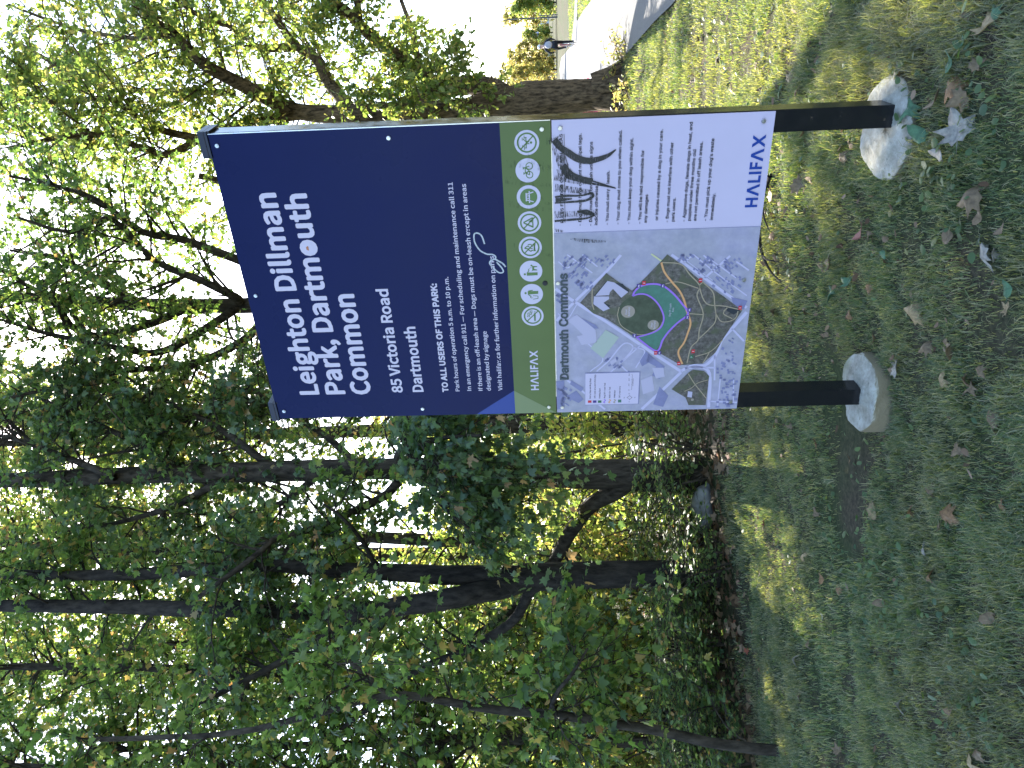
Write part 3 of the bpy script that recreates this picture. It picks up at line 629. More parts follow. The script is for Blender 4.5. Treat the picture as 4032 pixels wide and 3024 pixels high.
# --- rules half
f_ = Flat(-.2); f_.rect(seamS - .0006, T_UP + .0025, seamS + .0008, PH - .0005); f_.done('seam', M_BLDG, LOW)
tx = Txt(2)
capR = .0108
rules = [('RULES FOR DOG OFF-LEASH AREAS', (640, 880), (632, 262)), ('- Dogs must have current municipal tags.', (763, 900), (765, 258)), ('- Dogs must be on leash unless signs', (836, 900), (845, 315)), ('indicate otherwise.', (878, 895), (880, 615)),
         ('- You must carry a leash.', (953, 893), (962, 518)), ('- Your dog must come to you when called.', (1027, 890), (1047, 235)), ('- You must keep your dog within sight.', (1102, 888), (1127, 290)), ('- You will be held responsible for', (1180, 885), (1202, 375)),
         ('any damages', (1222, 880), (1229, 683)), ('or injuries caused by a dog in your care.', (1298, 862), (1331, 230)), ('- Dogs must not interfere with other', (1371, 875), (1405, 320)), ('park users.', (1412, 870), (1423, 705)),
         ('- Aggressive dogs, female dogs in heat, and', (1489, 870), (1537, 178)), ('puppies under three months old', (1527, 865), (1560, 370)), ('are not permitted in off leash areas.', (1567, 865), (1607, 315)), ("- You must pick up your dog's waste", (1641, 865), (1687, 293)), ('immediately.', (1683, 860), (1697, 675))]
for body, p0, p1 in rules: tx.line(body, *base(R2(*p0), R2(*p1)), capR, F_ARI, .016)
tx.done('rules_lettering', M_INK, LOW)
f_ = Flat(2); pa, pb = base(R2(650, 880), R2(643, 262)); f_.stroke([pa, pb], .0018); f_.done('underline', M_INK, LOW)
logo(2, R2(1990, 770), R2(2050, 252), cap(R2(1990, 770), R2(1905, 770)), M_LOGO, LOW)

# --- marker graffiti, pen scribble, sticker
def inkmat(name, lo, hi, col=(.012, .012, .016), sc_=(40, 1, 260)):
    m_, nt_, b_ = mat(name); b_.inputs['Base Color'].default_value = (*col, 1); b_.inputs['Roughness'].default_value = .4
    n_ = noise(nt_, 1, 6, .7, stretch=sc_); r_ = ramp(nt_, [(lo, (0, 0, 0)), (hi, (1, 1, 1))], n_.outputs[0])
    tr = N(nt_, 'ShaderNodeBsdfTransparent'); mx_ = N(nt_, 'ShaderNodeMixShader'); nt_.links.new(r_.outputs[0], mx_.inputs[0])
    nt_.links.new(tr.outputs[0], mx_.inputs[1]); nt_.links.new(b_.outputs[0], mx_.inputs[2]); nt_.links.new(mx_.outputs[0], nt_.nodes['Material Output'].inputs[0]); return m_
M_MARK = inkmat('black_marker', .28, .46); M_MARK2 = inkmat('dry_black_marker', .46, .60); M_MARK3 = inkmat('worn_black_marker', .50, .95, (.02, .045, .02), (30, 1, 90))
def wob(pts, w, fl_, Rz):
    P = smooth2([Rz(*p) for p in pts], 7); ws = np.interp(np.linspace(0, 1, len(P)), np.linspace(0, 1, len(w)), w) * (1250 / 2212) * .00109
    fl_.stroke(P, list(ws))
f_ = Flat(3)
wob([(572, 300), (610, 350), (660, 385), (730, 430), (800, 448), (860, 442), (940, 415), (1003, 370)], [40, 34, 40, 40, 34, 26, 8], f_, R2)
wob([(632, 480), (680, 545), (760, 575), (840, 595)], [40, 50, 36, 40], f_, R2); wob([(840, 607), (930, 622), (1005, 640)], [12, 12, 5], f_, R2); wob([(840, 588), (920, 612), (1000, 636)], [9, 7, 4], f_, R2)
wob([(580, 700), (660, 692), (760, 690), (838, 672)], [10, 14, 10, 14], f_, R2); wob([(580, 742), (680, 735), (790, 725), (846, 695), (835, 668)], [8, 12, 14, 16, 14], f_, R2)
wob([(585, 722), (640, 718), (700, 712)], [26, 18, 6], f_, R2); wob([(580, 868), (700, 858), (800, 848), (862, 828)], [12, 14, 12, 6], f_, R2); wob([(735, 800), (800, 806), (858, 822)], [10, 34, 14], f_, R2)
f_.done('marker_scribble', M_MARK, LOW)
f_ = Flat(3.4)
wob([(566, 290), (600, 370), (640, 490), (690, 560)], [70, 60, 60, 50], f_, R2); wob([(580, 545), (640, 560), (720, 585), (800, 600)], [70, 55, 40, 20], f_, R2); wob([(580, 635), (700, 650), (830, 665)], [44, 36, 26], f_, R2)
wob([(580, 825), (700, 818), (860, 812)], [44, 34, 40], f_, R2); wob([(690, 990), (800, 1005), (940, 1010)], [10, 26, 10], f_, R2); wob([(580, 930), (640, 940)], [20, 12], f_, R2)
f_.done('marker_scribble', M_MARK2, LOW)
f_ = Flat(5)
for pts, w in (([(222, 465), (400, 480), (555, 520)], [44, 40, 34]), ([(235, 575), (360, 605), (555, 615)], [50, 30, 20]), ([(255, 745), (400, 770), (560, 790)], [36, 34, 20]), ([(300, 300), (330, 350)], [50, 20]), ([(380, 420), (470, 465), (555, 515)], [40, 30, 40]), ([(545, 275), (560, 330)], [60, 70]), ([(320, 900), (330, 940)], [30, 10]), ([(420, 1060), (500, 1085), (560, 1110)], [20, 26, 20]), ([(300, 1020), (305, 1050), (350, 1052)], [6, 6, 6]), ([(480, 700), (520, 740), (555, 745)], [12, 20, 10])): wob(pts, w, f_, R2)
f_.done('worn_scribble', M_MARK3, UP)
M_SILVER = inkmat('silver_pen', .25, .5, (.45, .47, .52), (60, 1, 60))
f_ = Flat(3)
P = smooth2([R1(*p) for p in ((1535, 715), (1520, 675), (1498, 660), (1482, 668), (1485, 705), (1510, 745), (1545, 765), (1575, 768), (1590, 778), (1588, 790), (1568, 798), (1562, 815), (1590, 845), (1612, 860), (1630, 855), (1622, 835), (1595, 805))], 6); f_.stroke(P, .0055)
P = smooth2([R1(*p) for p in ((1590, 792), (1625, 812), (1642, 830))], 6); f_.stroke(P, .006)
f_.done('pen_scribble', M_SILVER, UP)
pc = R1(648, 738); f_ = Flat(3); f_.disc(pc, .0245, 32); STK = f_.done('round_sticker', M_WHITE, UP)
f_ = Flat(3.5); f_.poly([(pc[0] + .001 + .008 * math.cos(a_) * (1 + .25 * math.sin(3 * a_)), pc[1] - .002 + .0065 * math.sin(a_) * (1 + .3 * math.cos(2 * a_))) for a_ in np.linspace(0, TAU, 24, endpoint=False)]); f_.done('orange_print', plain('orange_brown_print', (.38, .14, .06), .45, vary=.5, vscale=150), STK)

# --- concrete footings
def footing(sl, top, hgt, rx, ry, seed, tilt):
    r_ = np.random.default_rng(seed); ph = r_.random(12) * TAU; nr, na = 34, 96; VV, FF = [], []
    for i in range(nr):
        f = i / (nr - 1)
        for k_ in range(na):
            a_ = TAU * k_ / na
            edge = 1 + .035 * math.sin(2 * a_ + ph[0]) + .025 * math.sin(3 * a_ + ph[1]) + .012 * math.sin(9 * a_ + ph[2])
            if f < .66: rr = f / .66 * .97; zz = -.006 * rr ** 2
            elif f < .74: q_ = (f - .66) / .08; rr = .97 + .03 * math.sin(q_ * math.pi / 2); zz = -.006 - .012 * (1 - math.cos(q_ * math.pi / 2))
            else: q_ = (f - .74) / .26; rr = 1.0 + .07 * q_; zz = -.018 - hgt * q_
            x, y = rr * edge * rx * math.cos(a_), rr * edge * ry * math.sin(a_)
            zz += .004 * math.sin(31 * x + ph[3]) + .003 * math.sin(47 * y + 20 * x + ph[4]) + .003 * (r_.random() - .5) * (1 if f < .7 else .2) + tilt * y
            if f > .7: x += .003 * math.sin(40 * zz + 5 * a_); y += .003 * math.sin(33 * zz + 7 * a_)
            VV.append((sl + x, .045 + y, ZT - top + .006 + zz))
    for i in range(nr - 1):
        for k_ in range(na): FF.append((i * na + k_, i * na + (k_ + 1) % na, (i + 1) * na + (k_ + 1) % na, (i + 1) * na + k_))
    return mesh_np('concrete_footing', np.array(VV), np.array(FF), M_CONC, SGN, smooth=True, nper=4)
footing(.045, 2.485, .16, .165, .15, 4, .10)
footing(1.135, 2.37, .14, .178, .15, 9, .16)

# ------------------------------------------------------------------ trees
def cat3(pts, n):
    P = np.asarray(pts, float)
    if len(P) == 2: return P[0] + (P[1] - P[0]) * np.linspace(0, 1, n)[:, None]
    Pp = np.vstack([2 * P[0] - P[1], P, 2 * P[-1] - P[-2]]); t = np.linspace(0, len(P) - 1, n); i = np.minimum(t.astype(int), len(P) - 2); f = (t - i)[:, None]
    p0, p1, p2, p3 = Pp[i], Pp[i + 1], Pp[i + 2], Pp[i + 3]
    return .5 * (2 * p1 + (p2 - p0) * f + (2 * p0 - 5 * p1 + 4 * p2 - p3) * f * f + (3 * p1 - p0 - 3 * p2 + p3) * f ** 3)
def unit(v): return v / (np.linalg.norm(v, axis=-1, keepdims=True) + 1e-12)
LEAF = {}
def leaf_tmpl(half, tip, droop=.22, curl=.15):
    """outline mirrored about the midrib, fan of triangles, slightly folded"""
    R_ = np.array(half); L_ = R_[::-1] * [-1, 1]
    P = np.vstack([[[0, .32]], [[0, 0]], R_, [tip], L_])
    z = -np.abs(P[:, 0]) * droop - curl * (P[:, 1] - .3) ** 2
    V_ = np.column_stack([P, z]); n = len(P) - 1
    F_ = np.array([(0, 1 + i, 1 + (i + 1) % n) for i in range(n)]); return V_.astype(np.float32), F_
LEAF['maple'] = leaf_tmpl([(.20, -.10), (.30, .06), (.56, .10), (.40, .26), (.62, .50), (.44, .50), (.25, .50), (.20, .72)], (0, 1.0))
LEAF['maple_lite'] = leaf_tmpl([(.34, -.05), (.36, .20), (.58, .50), (.22, .52)], (0, 1.0))
LEAF['oval'] = leaf_tmpl([(.20, .14), (.27, .45), (.18, .78)], (0, 1.0), .3, .2)
LEAF['oak'] = leaf_tmpl([(.14, .10), (.24, .28), (.17, .42), (.32, .62), (.22, .85)], (0, 1.0), .25, .2)
LEAF['weed'] = leaf_tmpl([(.22, .05), (.36, .30), (.33, .6), (.18, .85)], (0, 1.0), .25, .35)

def leaf_cloud(name, pos, ax, nrm, size, kind, mat_, parent=None, squash=None):
    V_, F_ = LEAF[kind]; n = len(pos)
    y = unit(ax); x = unit(np.cross(y, nrm)); z = np.cross(x, y)
    sc_ = np.asarray(size)[:, None, None]
    T = V_[None].repeat(n, 0)
    wv = 1 + .25 * (rng.random((n, 1)) - .5); T = np.stack([T[:, :, 0] * wv, T[:, :, 1], T[:, :, 2] * (.3 + 1.7 * rng.random((n, 1)))], 2)
    G = pos[:, None] + sc_ * (T[:, :, 0:1] * x[:, None] + T[:, :, 1:2] * y[:, None] + T[:, :, 2:3] * z[:, None])
    FF = (F_[None] + (np.arange(n) * len(V_))[:, None, None]).reshape(-1, 3)
    return mesh_np(name, G.reshape(-1, 3), FF, mat_, parent)

class Tree:
    def __init__(self): self.V = []; self.F = []; self.n = 0; self.P = []; self.A = []; self.S = []
    def tube(self, P, r, sides=8, ridge=0.0, flare=None):
        P = np.asarray(P, float); n = len(P); r = np.broadcast_to(np.asarray(r, float), (n,))
        T = unit(np.gradient(P, axis=0)); up = np.array([.31, .95, .07]) if abs(T[0][1]) < .9 else np.array([1., 0, 0])
        U = unit(up - T * (T @ up)[:, None]); Wd = np.cross(T, U); a_ = np.arange(sides) * TAU / sides
        rr = r[:, None] * np.ones(sides)[None]
        if ridge:
            hh = np.concatenate([[0], np.cumsum(np.linalg.norm(np.diff(P, axis=0), axis=1))])[:, None]
            ph = rng.random(6) * TAU
            rr = rr * (1 + ridge * (.5 * np.sin(3 * a_ + ph[0] + 1.1 * np.sin(1.3 * hh)) + .4 * np.sin(5 * a_ + ph[1] + 1.7 * hh) + .35 * np.sin(11 * a_ + ph[2] + 2 * np.sin(4 * hh)) + .5 * np.sin(2.3 * hh + ph[3]) * np.sin(2 * a_ + ph[4])) + ridge * .35 * (rng.random((n, sides)) - .5))
        G = P[:, None] + rr[:, :, None] * (np.cos(a_)[None, :, None] * U[:, None] + np.sin(a_)[None, :, None] * Wd[:, None])
        I_ = (np.arange(n - 1)[:, None] * sides + np.arange(sides)[None]); J = (np.arange(n - 1)[:, None] * sides + (np.arange(sides)[None] + 1) % sides)
        F_ = np.stack([I_, J, J + sides, I_ + sides], 2).reshape(-1, 4) + self.n
        self.V.append(G.reshape(-1, 3)); self.F.append(F_); self.n += n * sides
    def leaves(self, pos, ax, size): self.P.append(pos); self.A.append(ax); self.S.append(size)
    def twig(self, p, d, L, nl, size, r=.004, hang=.25):
        n = 4; t = np.linspace(0, 1, n)[:, None]
        P = p + d * L * t + np.array([0, 0, -hang]) * L * t * t + (rng.random((n, 3)) - .5) * .06 * L * t
        self.tube(P, np.linspace(r, r * .3, n), 3)
        tt = .15 + .85 * rng.random(nl); i = np.minimum((tt * (n - 1)).astype(int), n - 2); f = (tt * (n - 1) - i)[:, None]
        q = P[i] * (1 - f) + P[i + 1] * f
        ax = unit(.5 * unit(P[i + 1] - P[i]) + .9 * (rng.random((nl, 3)) - .5) * 2 + np.array([0, 0, -.35]))
        self.leaves(q + ax * size * .35, ax, size * (.6 + .7 * rng.random(nl)))
    def limb(self, pts, r0, r1, nsec, lsec, nter, lter, nl, size, f0=.15, up=.25, sides=10, ridge=.0, hang=.25, f1=1.0, fwd=.45, keep=None, step=.14, back=0.0):
        pts = np.asarray(pts, float); Ltot = np.linalg.norm(np.diff(pts, axis=0), axis=1).sum()
        n = max(6, int(Ltot / step)); P = cat3(pts, n)
        wob_ = np.cumsum((rng.random((n, 3)) - .5), 0); wob_ -= np.linspace(0, 1, n)[:, None] * wob_[-1]; P = P + wob_ * .012 * min(1, Ltot / 4)
        R_ = np.linspace(r0, r1, n); self.tube(P, R_, sides, ridge)
        T = unit(np.gradient(P, axis=0))
        for _ in range(nsec):
            f = f0 + (f1 - f0) * rng.random(); i = min(int(f * (n - 1)), n - 1); dn = T[i]
            v = unit(rng.normal(size=3)); v = unit(v - dn * (v @ dn)); dd = unit(v * .85 + dn * fwd + np.array([0, 0, up]))
            if dd[1] < .25 and rng.random() < back: dd[1] = .3 + .5 * rng.random(); dd = unit(dd)
            L = lsec * (.45 + .75 * rng.random()) * (1 - .35 * f); m_ = 7; t = np.linspace(0, 1, m_)[:, None]
            S = P[i] + dd * L * t + np.array([0, 0, -hang * .7]) * L * t * t + np.cumsum((rng.random((m_, 3)) - .5) * .10 * L, 0) * t
            if keep is not None and not keep(S[-1]): continue
            r_ = min(R_[i] * .5, .006 + .009 * L); self.tube(S, np.linspace(r_, .003, m_), 5)
            Ts = unit(np.gradient(S, axis=0))
            for _j in range(nter):
                g_ = .25 + .75 * rng.random(); k_ = min(int(g_ * (m_ - 1)), m_ - 1)
                v = unit(rng.normal(size=3)); d2 = unit(v * .8 + Ts[k_] * .6 + np.array([0, 0, up * .5]))
                self.twig(S[k_], d2, lter * (.5 + rng.random()), nl, size, hang=hang)
        return P
    def build(self, name, label, cat_, base_, bark, lmat, kind='maple', group=None, nup=.8, crown='crown', trunk='trunk'):
        root = empty(name, tuple(base_)); tag(root, label, cat_, group)
        b_ = np.asarray(base_, float)
        o_ = mesh_np(trunk, np.concatenate(self.V) - b_, np.concatenate(self.F), bark, root, smooth=True, nper=4)
        if self.P:
            P = np.concatenate(self.P); A_ = np.concatenate(self.A); S = np.concatenate(self.S)
            ok = (np.linalg.norm(P - CAM, axis=1) > 2.6) | (np.hypot(b_[0], b_[1]) < .01)
            rel = P - CAM; along = rel @ sd; ok &= ~((along > 3) & (np.linalg.norm(rel - along[:, None] * sd, axis=1) < .16 + .12 * rng.random(len(P))))   # gap where the sun breaks through
            P, A_, S = P[ok], A_[ok], S[ok]
            nr = np.tile([0, 0, nup], (len(P), 1)) + rng.normal(size=(len(P), 3)) * .6
            c_ = leaf_cloud(crown, P - b_, A_, nr, S, kind, lmat, root); print(name, len(P), 'leaves')
        return root
def pp(lst): return [at(*q) for q in lst]
def foot(p): return np.array([p[0], p[1], float(gz(p[0], p[1]))])
def base_pts(lst):
    """polyline whose first point is dropped to the ground"""
    P = pp(lst); P[0] = foot(P[0]) - np.array([0, 0, .12]); return P

# --- oak by the path
T = Tree(); D = 11.6
tr = base_pts([(1352, 197, D), (1300, 203, D), (1180, 212, D), (1080, 226, D), (987, 238, D), (826, 246, D), (697, 246, D)])
P = cat3(tr, 90); R_ = np.interp(np.linspace(0, 1, 90), [0, .04, .10, .25, .40, .47, .6, 1], [.42, .32, .245, .225, .25, .21, .175, .125]); T.tube(P, R_, 30, .10)
def oakkeep(p):                                              # the oak opens to the sky over the path
    return not (p[0] > 6.3 and p[2] < 4.2)
OL = dict(size=.088, keep=oakkeep)
T.limb([tr[-2]] + pp([(697, 246, D), (639, 238, D), (568, 206, D - .3), (503, 171, D - .6), (439, 132, D - .9), (366, 62, D - 1.2), (315, 17, D - 1.5), (240, -60, D - 1.8)]), .15, .05, 44, 1.7, 7, .5, 11, f0=.2, **OL)
T.limb(pp([(760, 240, D), (748, 222, D), (713, 180, D + .3), (684, 126, D + .5), (639, 100, D + .6), (600, 45, D + .8), (565, 0, D + 1), (520, -60, D + 1.1)]), .12, .04, 34, 1.5, 7, .5, 11, **OL)
T.limb(pp([(641, 101, D + .6), (558, 103, D + .4), (503, 61, D + .2), (439, 39, D), (380, 0, D)]), .07, .03, 20, 1.3, 7, .45, 11, **OL)
T.limb(pp([(684, 120, D + .5), (664, 97, D + .8), (632, 42, D + 1.1), (594, 0, D + 1.3)]), .05, .02, 12, 1.2, 6, .45, 11, **OL)
T.limb(pp([(1105, 215, D), (1068, 192, D + .1), (1010, 184, D + .3), (955, 188, D + .4), (906, 155, D + .5), (858, 119, D + .4), (794, 68, D + .2), (755, 29, D), (716, 0, D - .2), (650, -60, D - .5)]), .17, .06, 40, 1.25, 7, .42, 11, f0=.25, ridge=.06, **OL)
T.limb(pp([(903, 150, D + .5), (903, 139, D + .6), (895, 90, D + 1), (887, 58, D + 1.2), (868, 6, D + 1.4), (850, -50, D + 1.5)]), .065, .03, 16, 1.0, 6, .4, 11, **OL)
T.limb(pp([(785, 60, D + .2), (774, 42, D), (771, 0, D - .3), (760, -40, D - .5)]), .07, .04, 10, 1.1, 6, .4, 11, **OL)
T.limb(pp([(955, 190, D + .4), (906, 210, D + .7), (860, 215, D + 1)]), .16, .03, 10, .9, 6, .4, 11, f0=.4, **OL)
T.limb(pp([(660, 242, D), (584, 257, D), (510, 271, D - .3), (430, 300, D - .6)]), .10, .06, 16, 1.3, 7, .45, 11, **OL)
T.limb(pp([(430, 300, D - .6), (349, 281, D - .8), (298, 253, D - 1), (236, 214, D - 1.2), (112, 219, D - 1.5), (0, 191, D - 1.8)]), .06, .03, 34, 1.4, 7, .5, 11, **OL)
T.limb(pp([(430, 300, D - .6), (366, 334, D - 1), (310, 322, D - 1.2), (225, 292, D - 1.5), (120, 300, D - 1.9), (20, 320, D - 2.2)]), .06, .025, 34, 1.4, 7, .5, 11, **OL)
T.limb(pp([(503, 200, D - .4), (450, 197, D - .2), (281, 191, D), (150, 150, D), (30, 90, D)]), .06, .03, 34, 1.5, 7, .5, 11, **OL)
T.limb(pp([(380, 75, D - 1.2), (280, 80, D - .5), (160, 60, D), (20, 10, D + .3)]), .05, .02, 26, 1.5, 7, .5, 11, **OL)
T.limb(pp([(1120, 225, D), (1110, 236, D), (1070, 265, D + .3), (980, 330, D + .6), (800, 420, D + .6), (600, 420, D + .3), (430, 380, D)]), .17, .05, 34, 1.4, 7, .5, 11, f0=.35, ridge=.06, **OL)
# short leafy shoots from the bole
for q in ((1020, 190), (985, 215), (1040, 175), (960, 225), (930, 232), (890, 240), (1062, 165), (1000, 150), (1075, 205), (850, 225), (800, 225)):
    p = at(*q, D - .25); T.limb([p, p + np.array([.15 * rng.normal(), -.3, .1 + .2 * rng.random()]), p + np.array([.35 * rng.normal(), -.5, .2 + .5 * rng.random()])], .015, .005, 5, .5, 4, .25, 8, size=.085, f0=.1)
for k_ in range(5):                                         # root flare
    a_ = -2.6 + k_ * 1.1; b0 = tr[0]; T.tube(cat3([b0 + [.12 * math.cos(a_), .12 * math.sin(a_), .55], b0 + [.28 * math.cos(a_), .28 * math.sin(a_), .22], b0 + [.48 * math.cos(a_), .48 * math.sin(a_), .06], b0 + [.75 * math.cos(a_), .75 * math.sin(a_), -.05]], 14), np.linspace(.16, .03, 14), 10, .08)
T.build('oak_tree', 'large oak with rugged brown trunk beside the pale path right of the sign', 'tree', tr[0], M_BARK_OAK, M_OAK, 'oak')

ML = dict(nter=7, lter=.42, nl=12)
# --- thick maple left of the sign with a limb crossing to the left
T = Tree(); D = 7.4
tr = base_pts([(1545, 1030, D), (1480, 1028, D), (1330, 1026, D), (1180, 1022, D), (1000, 1015, D), (800, 1012, D + .1), (500, 1020, D + .3), (200, 1031, D + .5), (60, 1036, D + .6), (-200, 1040, D + .8)])
P = cat3(tr, 120); T.tube(P, np.interp(np.linspace(0, 1, 120), [0, .05, .12, .4, 1], [.27, .19, .165, .12, .07]), 24, .09)
T.limb(pp([(1350, 1042, D), (1330, 1062, D), (1275, 1095, D + .1), (1235, 1150, D + .2), (1205, 1205, D + .3), (1160, 1270, D + .5), (1080, 1340, D + .8), (980, 1400, D + 1)]), .095, .04, 18, .9, size=0.055, f0=.45, ridge=.05, **ML)
T.limb(pp([(860, 1040, D), (830, 1072, D), (750, 1110, D - .3), (690, 1140, D - .5), (600, 1160, D - .7), (545, 1205, D - .9), (430, 1290, D - 1)]), .05, .02, 22, 1.1, size=0.058, hang=.5, **ML)
T.limb(pp([(900, 1000, D), (880, 960, D - .5), (900, 900, D - 1), (960, 850, D - 1.3)]), .04, .01, 16, .8, size=0.064, hang=.7, up=0, **ML)
T.limb(pp([(950, 1010, D - .1), (930, 1045, D - .6), (950, 1085, D - 1.1), (990, 1125, D - 1.4)]), .04, .01, 17, .8, size=0.066, hang=.7, up=0, **ML)
T.limb(pp([(870, 1010, D - .1), (860, 980, D - .7), (930, 950, D - 1.3), (1040, 940, D - 1.6)]), .04, .01, 18, .8, size=0.066, hang=.7, up=0, **ML)
for q in ([(780, 1012), (700, 940), (600, 880), (520, 820)], [(600, 1020), (480, 930), (350, 860), (250, 800)], [(400, 1025), (300, 960), (180, 900), (60, 850)], [(500, 1022), (380, 1090), (250, 1130), (120, 1150)], [(250, 1030), (150, 990), (40, 950), (-60, 930)], [(700, 1015), (620, 1080), (540, 1110), (450, 1120)]):
    T.limb(pp([(x, y, D + .3 + .15 * i) for i, (x, y) in enumerate(q)]), .045, .012, 22, 1.2, size=0.060, hang=.4, **ML)
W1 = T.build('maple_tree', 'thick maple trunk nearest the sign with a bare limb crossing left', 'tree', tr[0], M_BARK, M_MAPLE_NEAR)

# --- dark forked maple
T = Tree(); D = 6.8
tr = base_pts([(1560, 1236, D), (1480, 1237, D), (1330, 1240, D), (1200, 1244, D), (1120, 1246, D)])
T.tube(cat3(tr, 60), np.interp(np.linspace(0, 1, 60), [0, .1, .3, 1], [.19, .135, .115, .115]), 22, .08)
T.limb([tr[-2]] + pp([(1120, 1246, D), (1027, 1247, D), (900, 1243, D), (750, 1234, D), (556, 1220, D + .2), (446, 1232, D + .3), (198, 1245, D + .5), (0, 1242, D + .7), (-160, 1240, D + .9)]), .10, .04, 34, 1.2, size=0.058, f0=.42, sides=16, ridge=.06, back=.85, **ML)
B2 = [tr[-2]] + pp([(1130, 1256, D), (1061, 1277, D - .1), (980, 1295, D - .2), (893, 1309, D - .2), (744, 1324, D - .1), (546, 1319, D), (347, 1319, D + .2), (198, 1314, D + .3), (0, 1312, D + .5), (-160, 1310, D + .6)])
T.limb(B2, .105, .055, 32, 1.2, size=0.058, f0=.42, sides=16, ridge=.06, back=.85, **ML)
T.limb(pp([(840, 1315, D - .2), (770, 1345, D - .3), (709, 1374, D - .4), (620, 1423, D - .5), (536, 1468, D - .6), (430, 1520, D - .7)]), .05, .018, 16, 1.0, back=.8, f0=.4, size=0.058, hang=.4, **ML)
T.limb(pp([(850, 1330, D), (760, 1390, D + .4), (680, 1450, D + .6), (585, 1542, D + .8), (480, 1610, D + 1)]), .05, .018, 22, 1.1, back=.8, f0=.3, size=0.058, **ML)
T.limb(pp([(1180, 1256, D), (1143, 1280, D), (1110, 1339, D + .1), (1035, 1391, D + .2), (987, 1415, D + .2), (900, 1450, D + .3), (800, 1530, D + .4), (700, 1600, D + .5)]), .055, .02, 18, 1.0, back=.8, f0=.4, size=0.058, **ML)
T.limb(pp([(850, 1236, D), (813, 1222, D), (790, 1180, D - .2), (744, 1121, D - .4), (700, 1090, D - .5)]), .028, .01, 9, .7, back=.8, size=0.058, **ML)
T.build('maple_tree', 'dark straight maple that forks into two tall stems', 'tree', tr[0], M_BARK_DARK, M_MAPLE)

# --- maple whose stem stands behind the sign; its boughs fill the view above it
T = Tree(); D = 9.2
tr = base_pts([(1440, 640, D), (1300, 640, D), (1100, 645, D), (900, 640, D), (700, 650, D), (506, 660, D), (250, 655, D + .2), (0, 640, D + .4), (-200, 640, D + .6)])
T.tube(cat3(tr, 90), np.interp(np.linspace(0, 1, 90), [0, .08, .55, 1], [.26, .18, .10, .05]), 18, .08)
for q in ([(560, 580), (506, 557), (394, 517), (309, 500), (214, 433), (120, 400), (20, 380)], [(420, 658), (320, 700), (186, 725), (112, 652), (50, 613), (-40, 560)], [(520, 655), (506, 641), (439, 607), (330, 560), (240, 470), (150, 500), (40, 470)], [(600, 655), (520, 740), (400, 790), (280, 800), (150, 830), (20, 860)], [(300, 655), (220, 610), (130, 560), (20, 540)], [(520, 660), (460, 700), (350, 760), (250, 750), (100, 720), (0, 690)], [(700, 650), (600, 780), (500, 860), (420, 900), (300, 920)]):
    T.limb(pp([(x, y, D - .3 * i) for i, (x, y) in enumerate(q)]), .06, .014, 26, 1.4, size=0.055, f0=.05, nter=6, lter=.5, nl=12)
T.build('maple_tree', 'maple behind the sign whose boughs spread above its top edge', 'tree', tr[0], M_BARK, M_MAPLE, 'maple_lite')

# --- slender stems at the far left
def stem(lst, r0, r1, label, bark=M_BARK, lmat=M_MAPLE, nsec=30, lsec=1.0, size=0.058, kind='maple', f0=.3, name='maple_tree', twigs=(), hang=.3):
    T = Tree(); tr = base_pts(lst); T.limb(tr, r0, r1, nsec, lsec, size=size, f0=f0, sides=12, ridge=.05, hang=hang, **ML)
    for q in twigs: T.limb(pp(q), r1 * 1.2, .006, 9, .5, size=size, hang=.4, **ML)
    return T.build(name, label, 'tree', tr[0], bark, lmat, kind)
D = 4.9
stem([(1610, 1630, D), (1540, 1605, D), (1411, 1575, D), (1251, 1551, D), (1097, 1537, D), (960, 1515, D), (833, 1498, D), (694, 1537, D + .1), (496, 1582, D + .2), (347, 1592, D + .3), (150, 1600, D + .4)], .035, .016,
     'slender leaning maple sapling at the left edge of the wood', nsec=16, lsec=.42, size=0.058, f0=.2, twigs=([(833, 1498, D), (770, 1440, D), (700, 1395, D + .2), (620, 1380, D + .3)], [(1190, 1545, D), (1200, 1500, D - .2), (1240, 1450, D - .3), (1270, 1400, D - .3)]))
stem([(1475, 1606, 7.6), (1355, 1600, 7.6), (1200, 1596, 7.6), (900, 1600, 7.7), (600, 1610, 7.8), (200, 1620, 8)], .065, .03, 'thin upright trunk behind the leaning sapling', nsec=90, lsec=1.4, f0=.35)
stem([(1420, 1540, 8.6), (1330, 1537, 8.6), (1240, 1532, 8.6), (1000, 1500, 8.7), (700, 1470, 8.8), (300, 1440, 9), (0, 1440, 9)], .09, .04, 'mid grey trunk between the sapling and the forked maple', nsec=110, lsec=1.6, f0=.35)
stem([(1425, 1202, 10.8), (1397, 1200, 10.8), (1312, 1196, 10.8), (1000, 1170, 11), (600, 1160, 11), (248, 1195, 11), (0, 1172, 11)], .11, .07, 'pale brown trunk half hidden behind the dark forked maple', nsec=125, lsec=1.8, lmat=M_YELLOW, kind='maple_lite', f0=.42)
stem([(1420, 1268, 11.6), (1388, 1268, 11.6), (1250, 1266, 11.6), (1000, 1300, 11.6), (600, 1380, 11.8), (200, 1400, 12)], .14, .06, 'pale trunk just left of the dark forked maple', nsec=125, lsec=1.8, lmat=M_YELLOW, kind='maple_lite', f0=.42)
stem([(1440, 900, 10.5), (1300, 905, 10.5), (1100, 900, 10.5), (800, 890, 10.6), (500, 900, 10.8), (200, 900, 11), (0, 910, 11)], .10, .05, 'maple in the gap between the sign and the thick maple', nsec=120, lsec=1.8, lmat=M_YELLOW, kind='maple_lite', f0=.42)

stem([(1500, 1740, 7.4), (1300, 1735, 7.4), (1000, 1725, 7.4), (700, 1710, 7.5), (400, 1690, 7.6), (100, 1660, 7.8), (-150, 1640, 8)], .11, .04, 'maple just outside the left border with boughs reaching in', nsec=110, lsec=1.7, size=0.063, f0=.3)

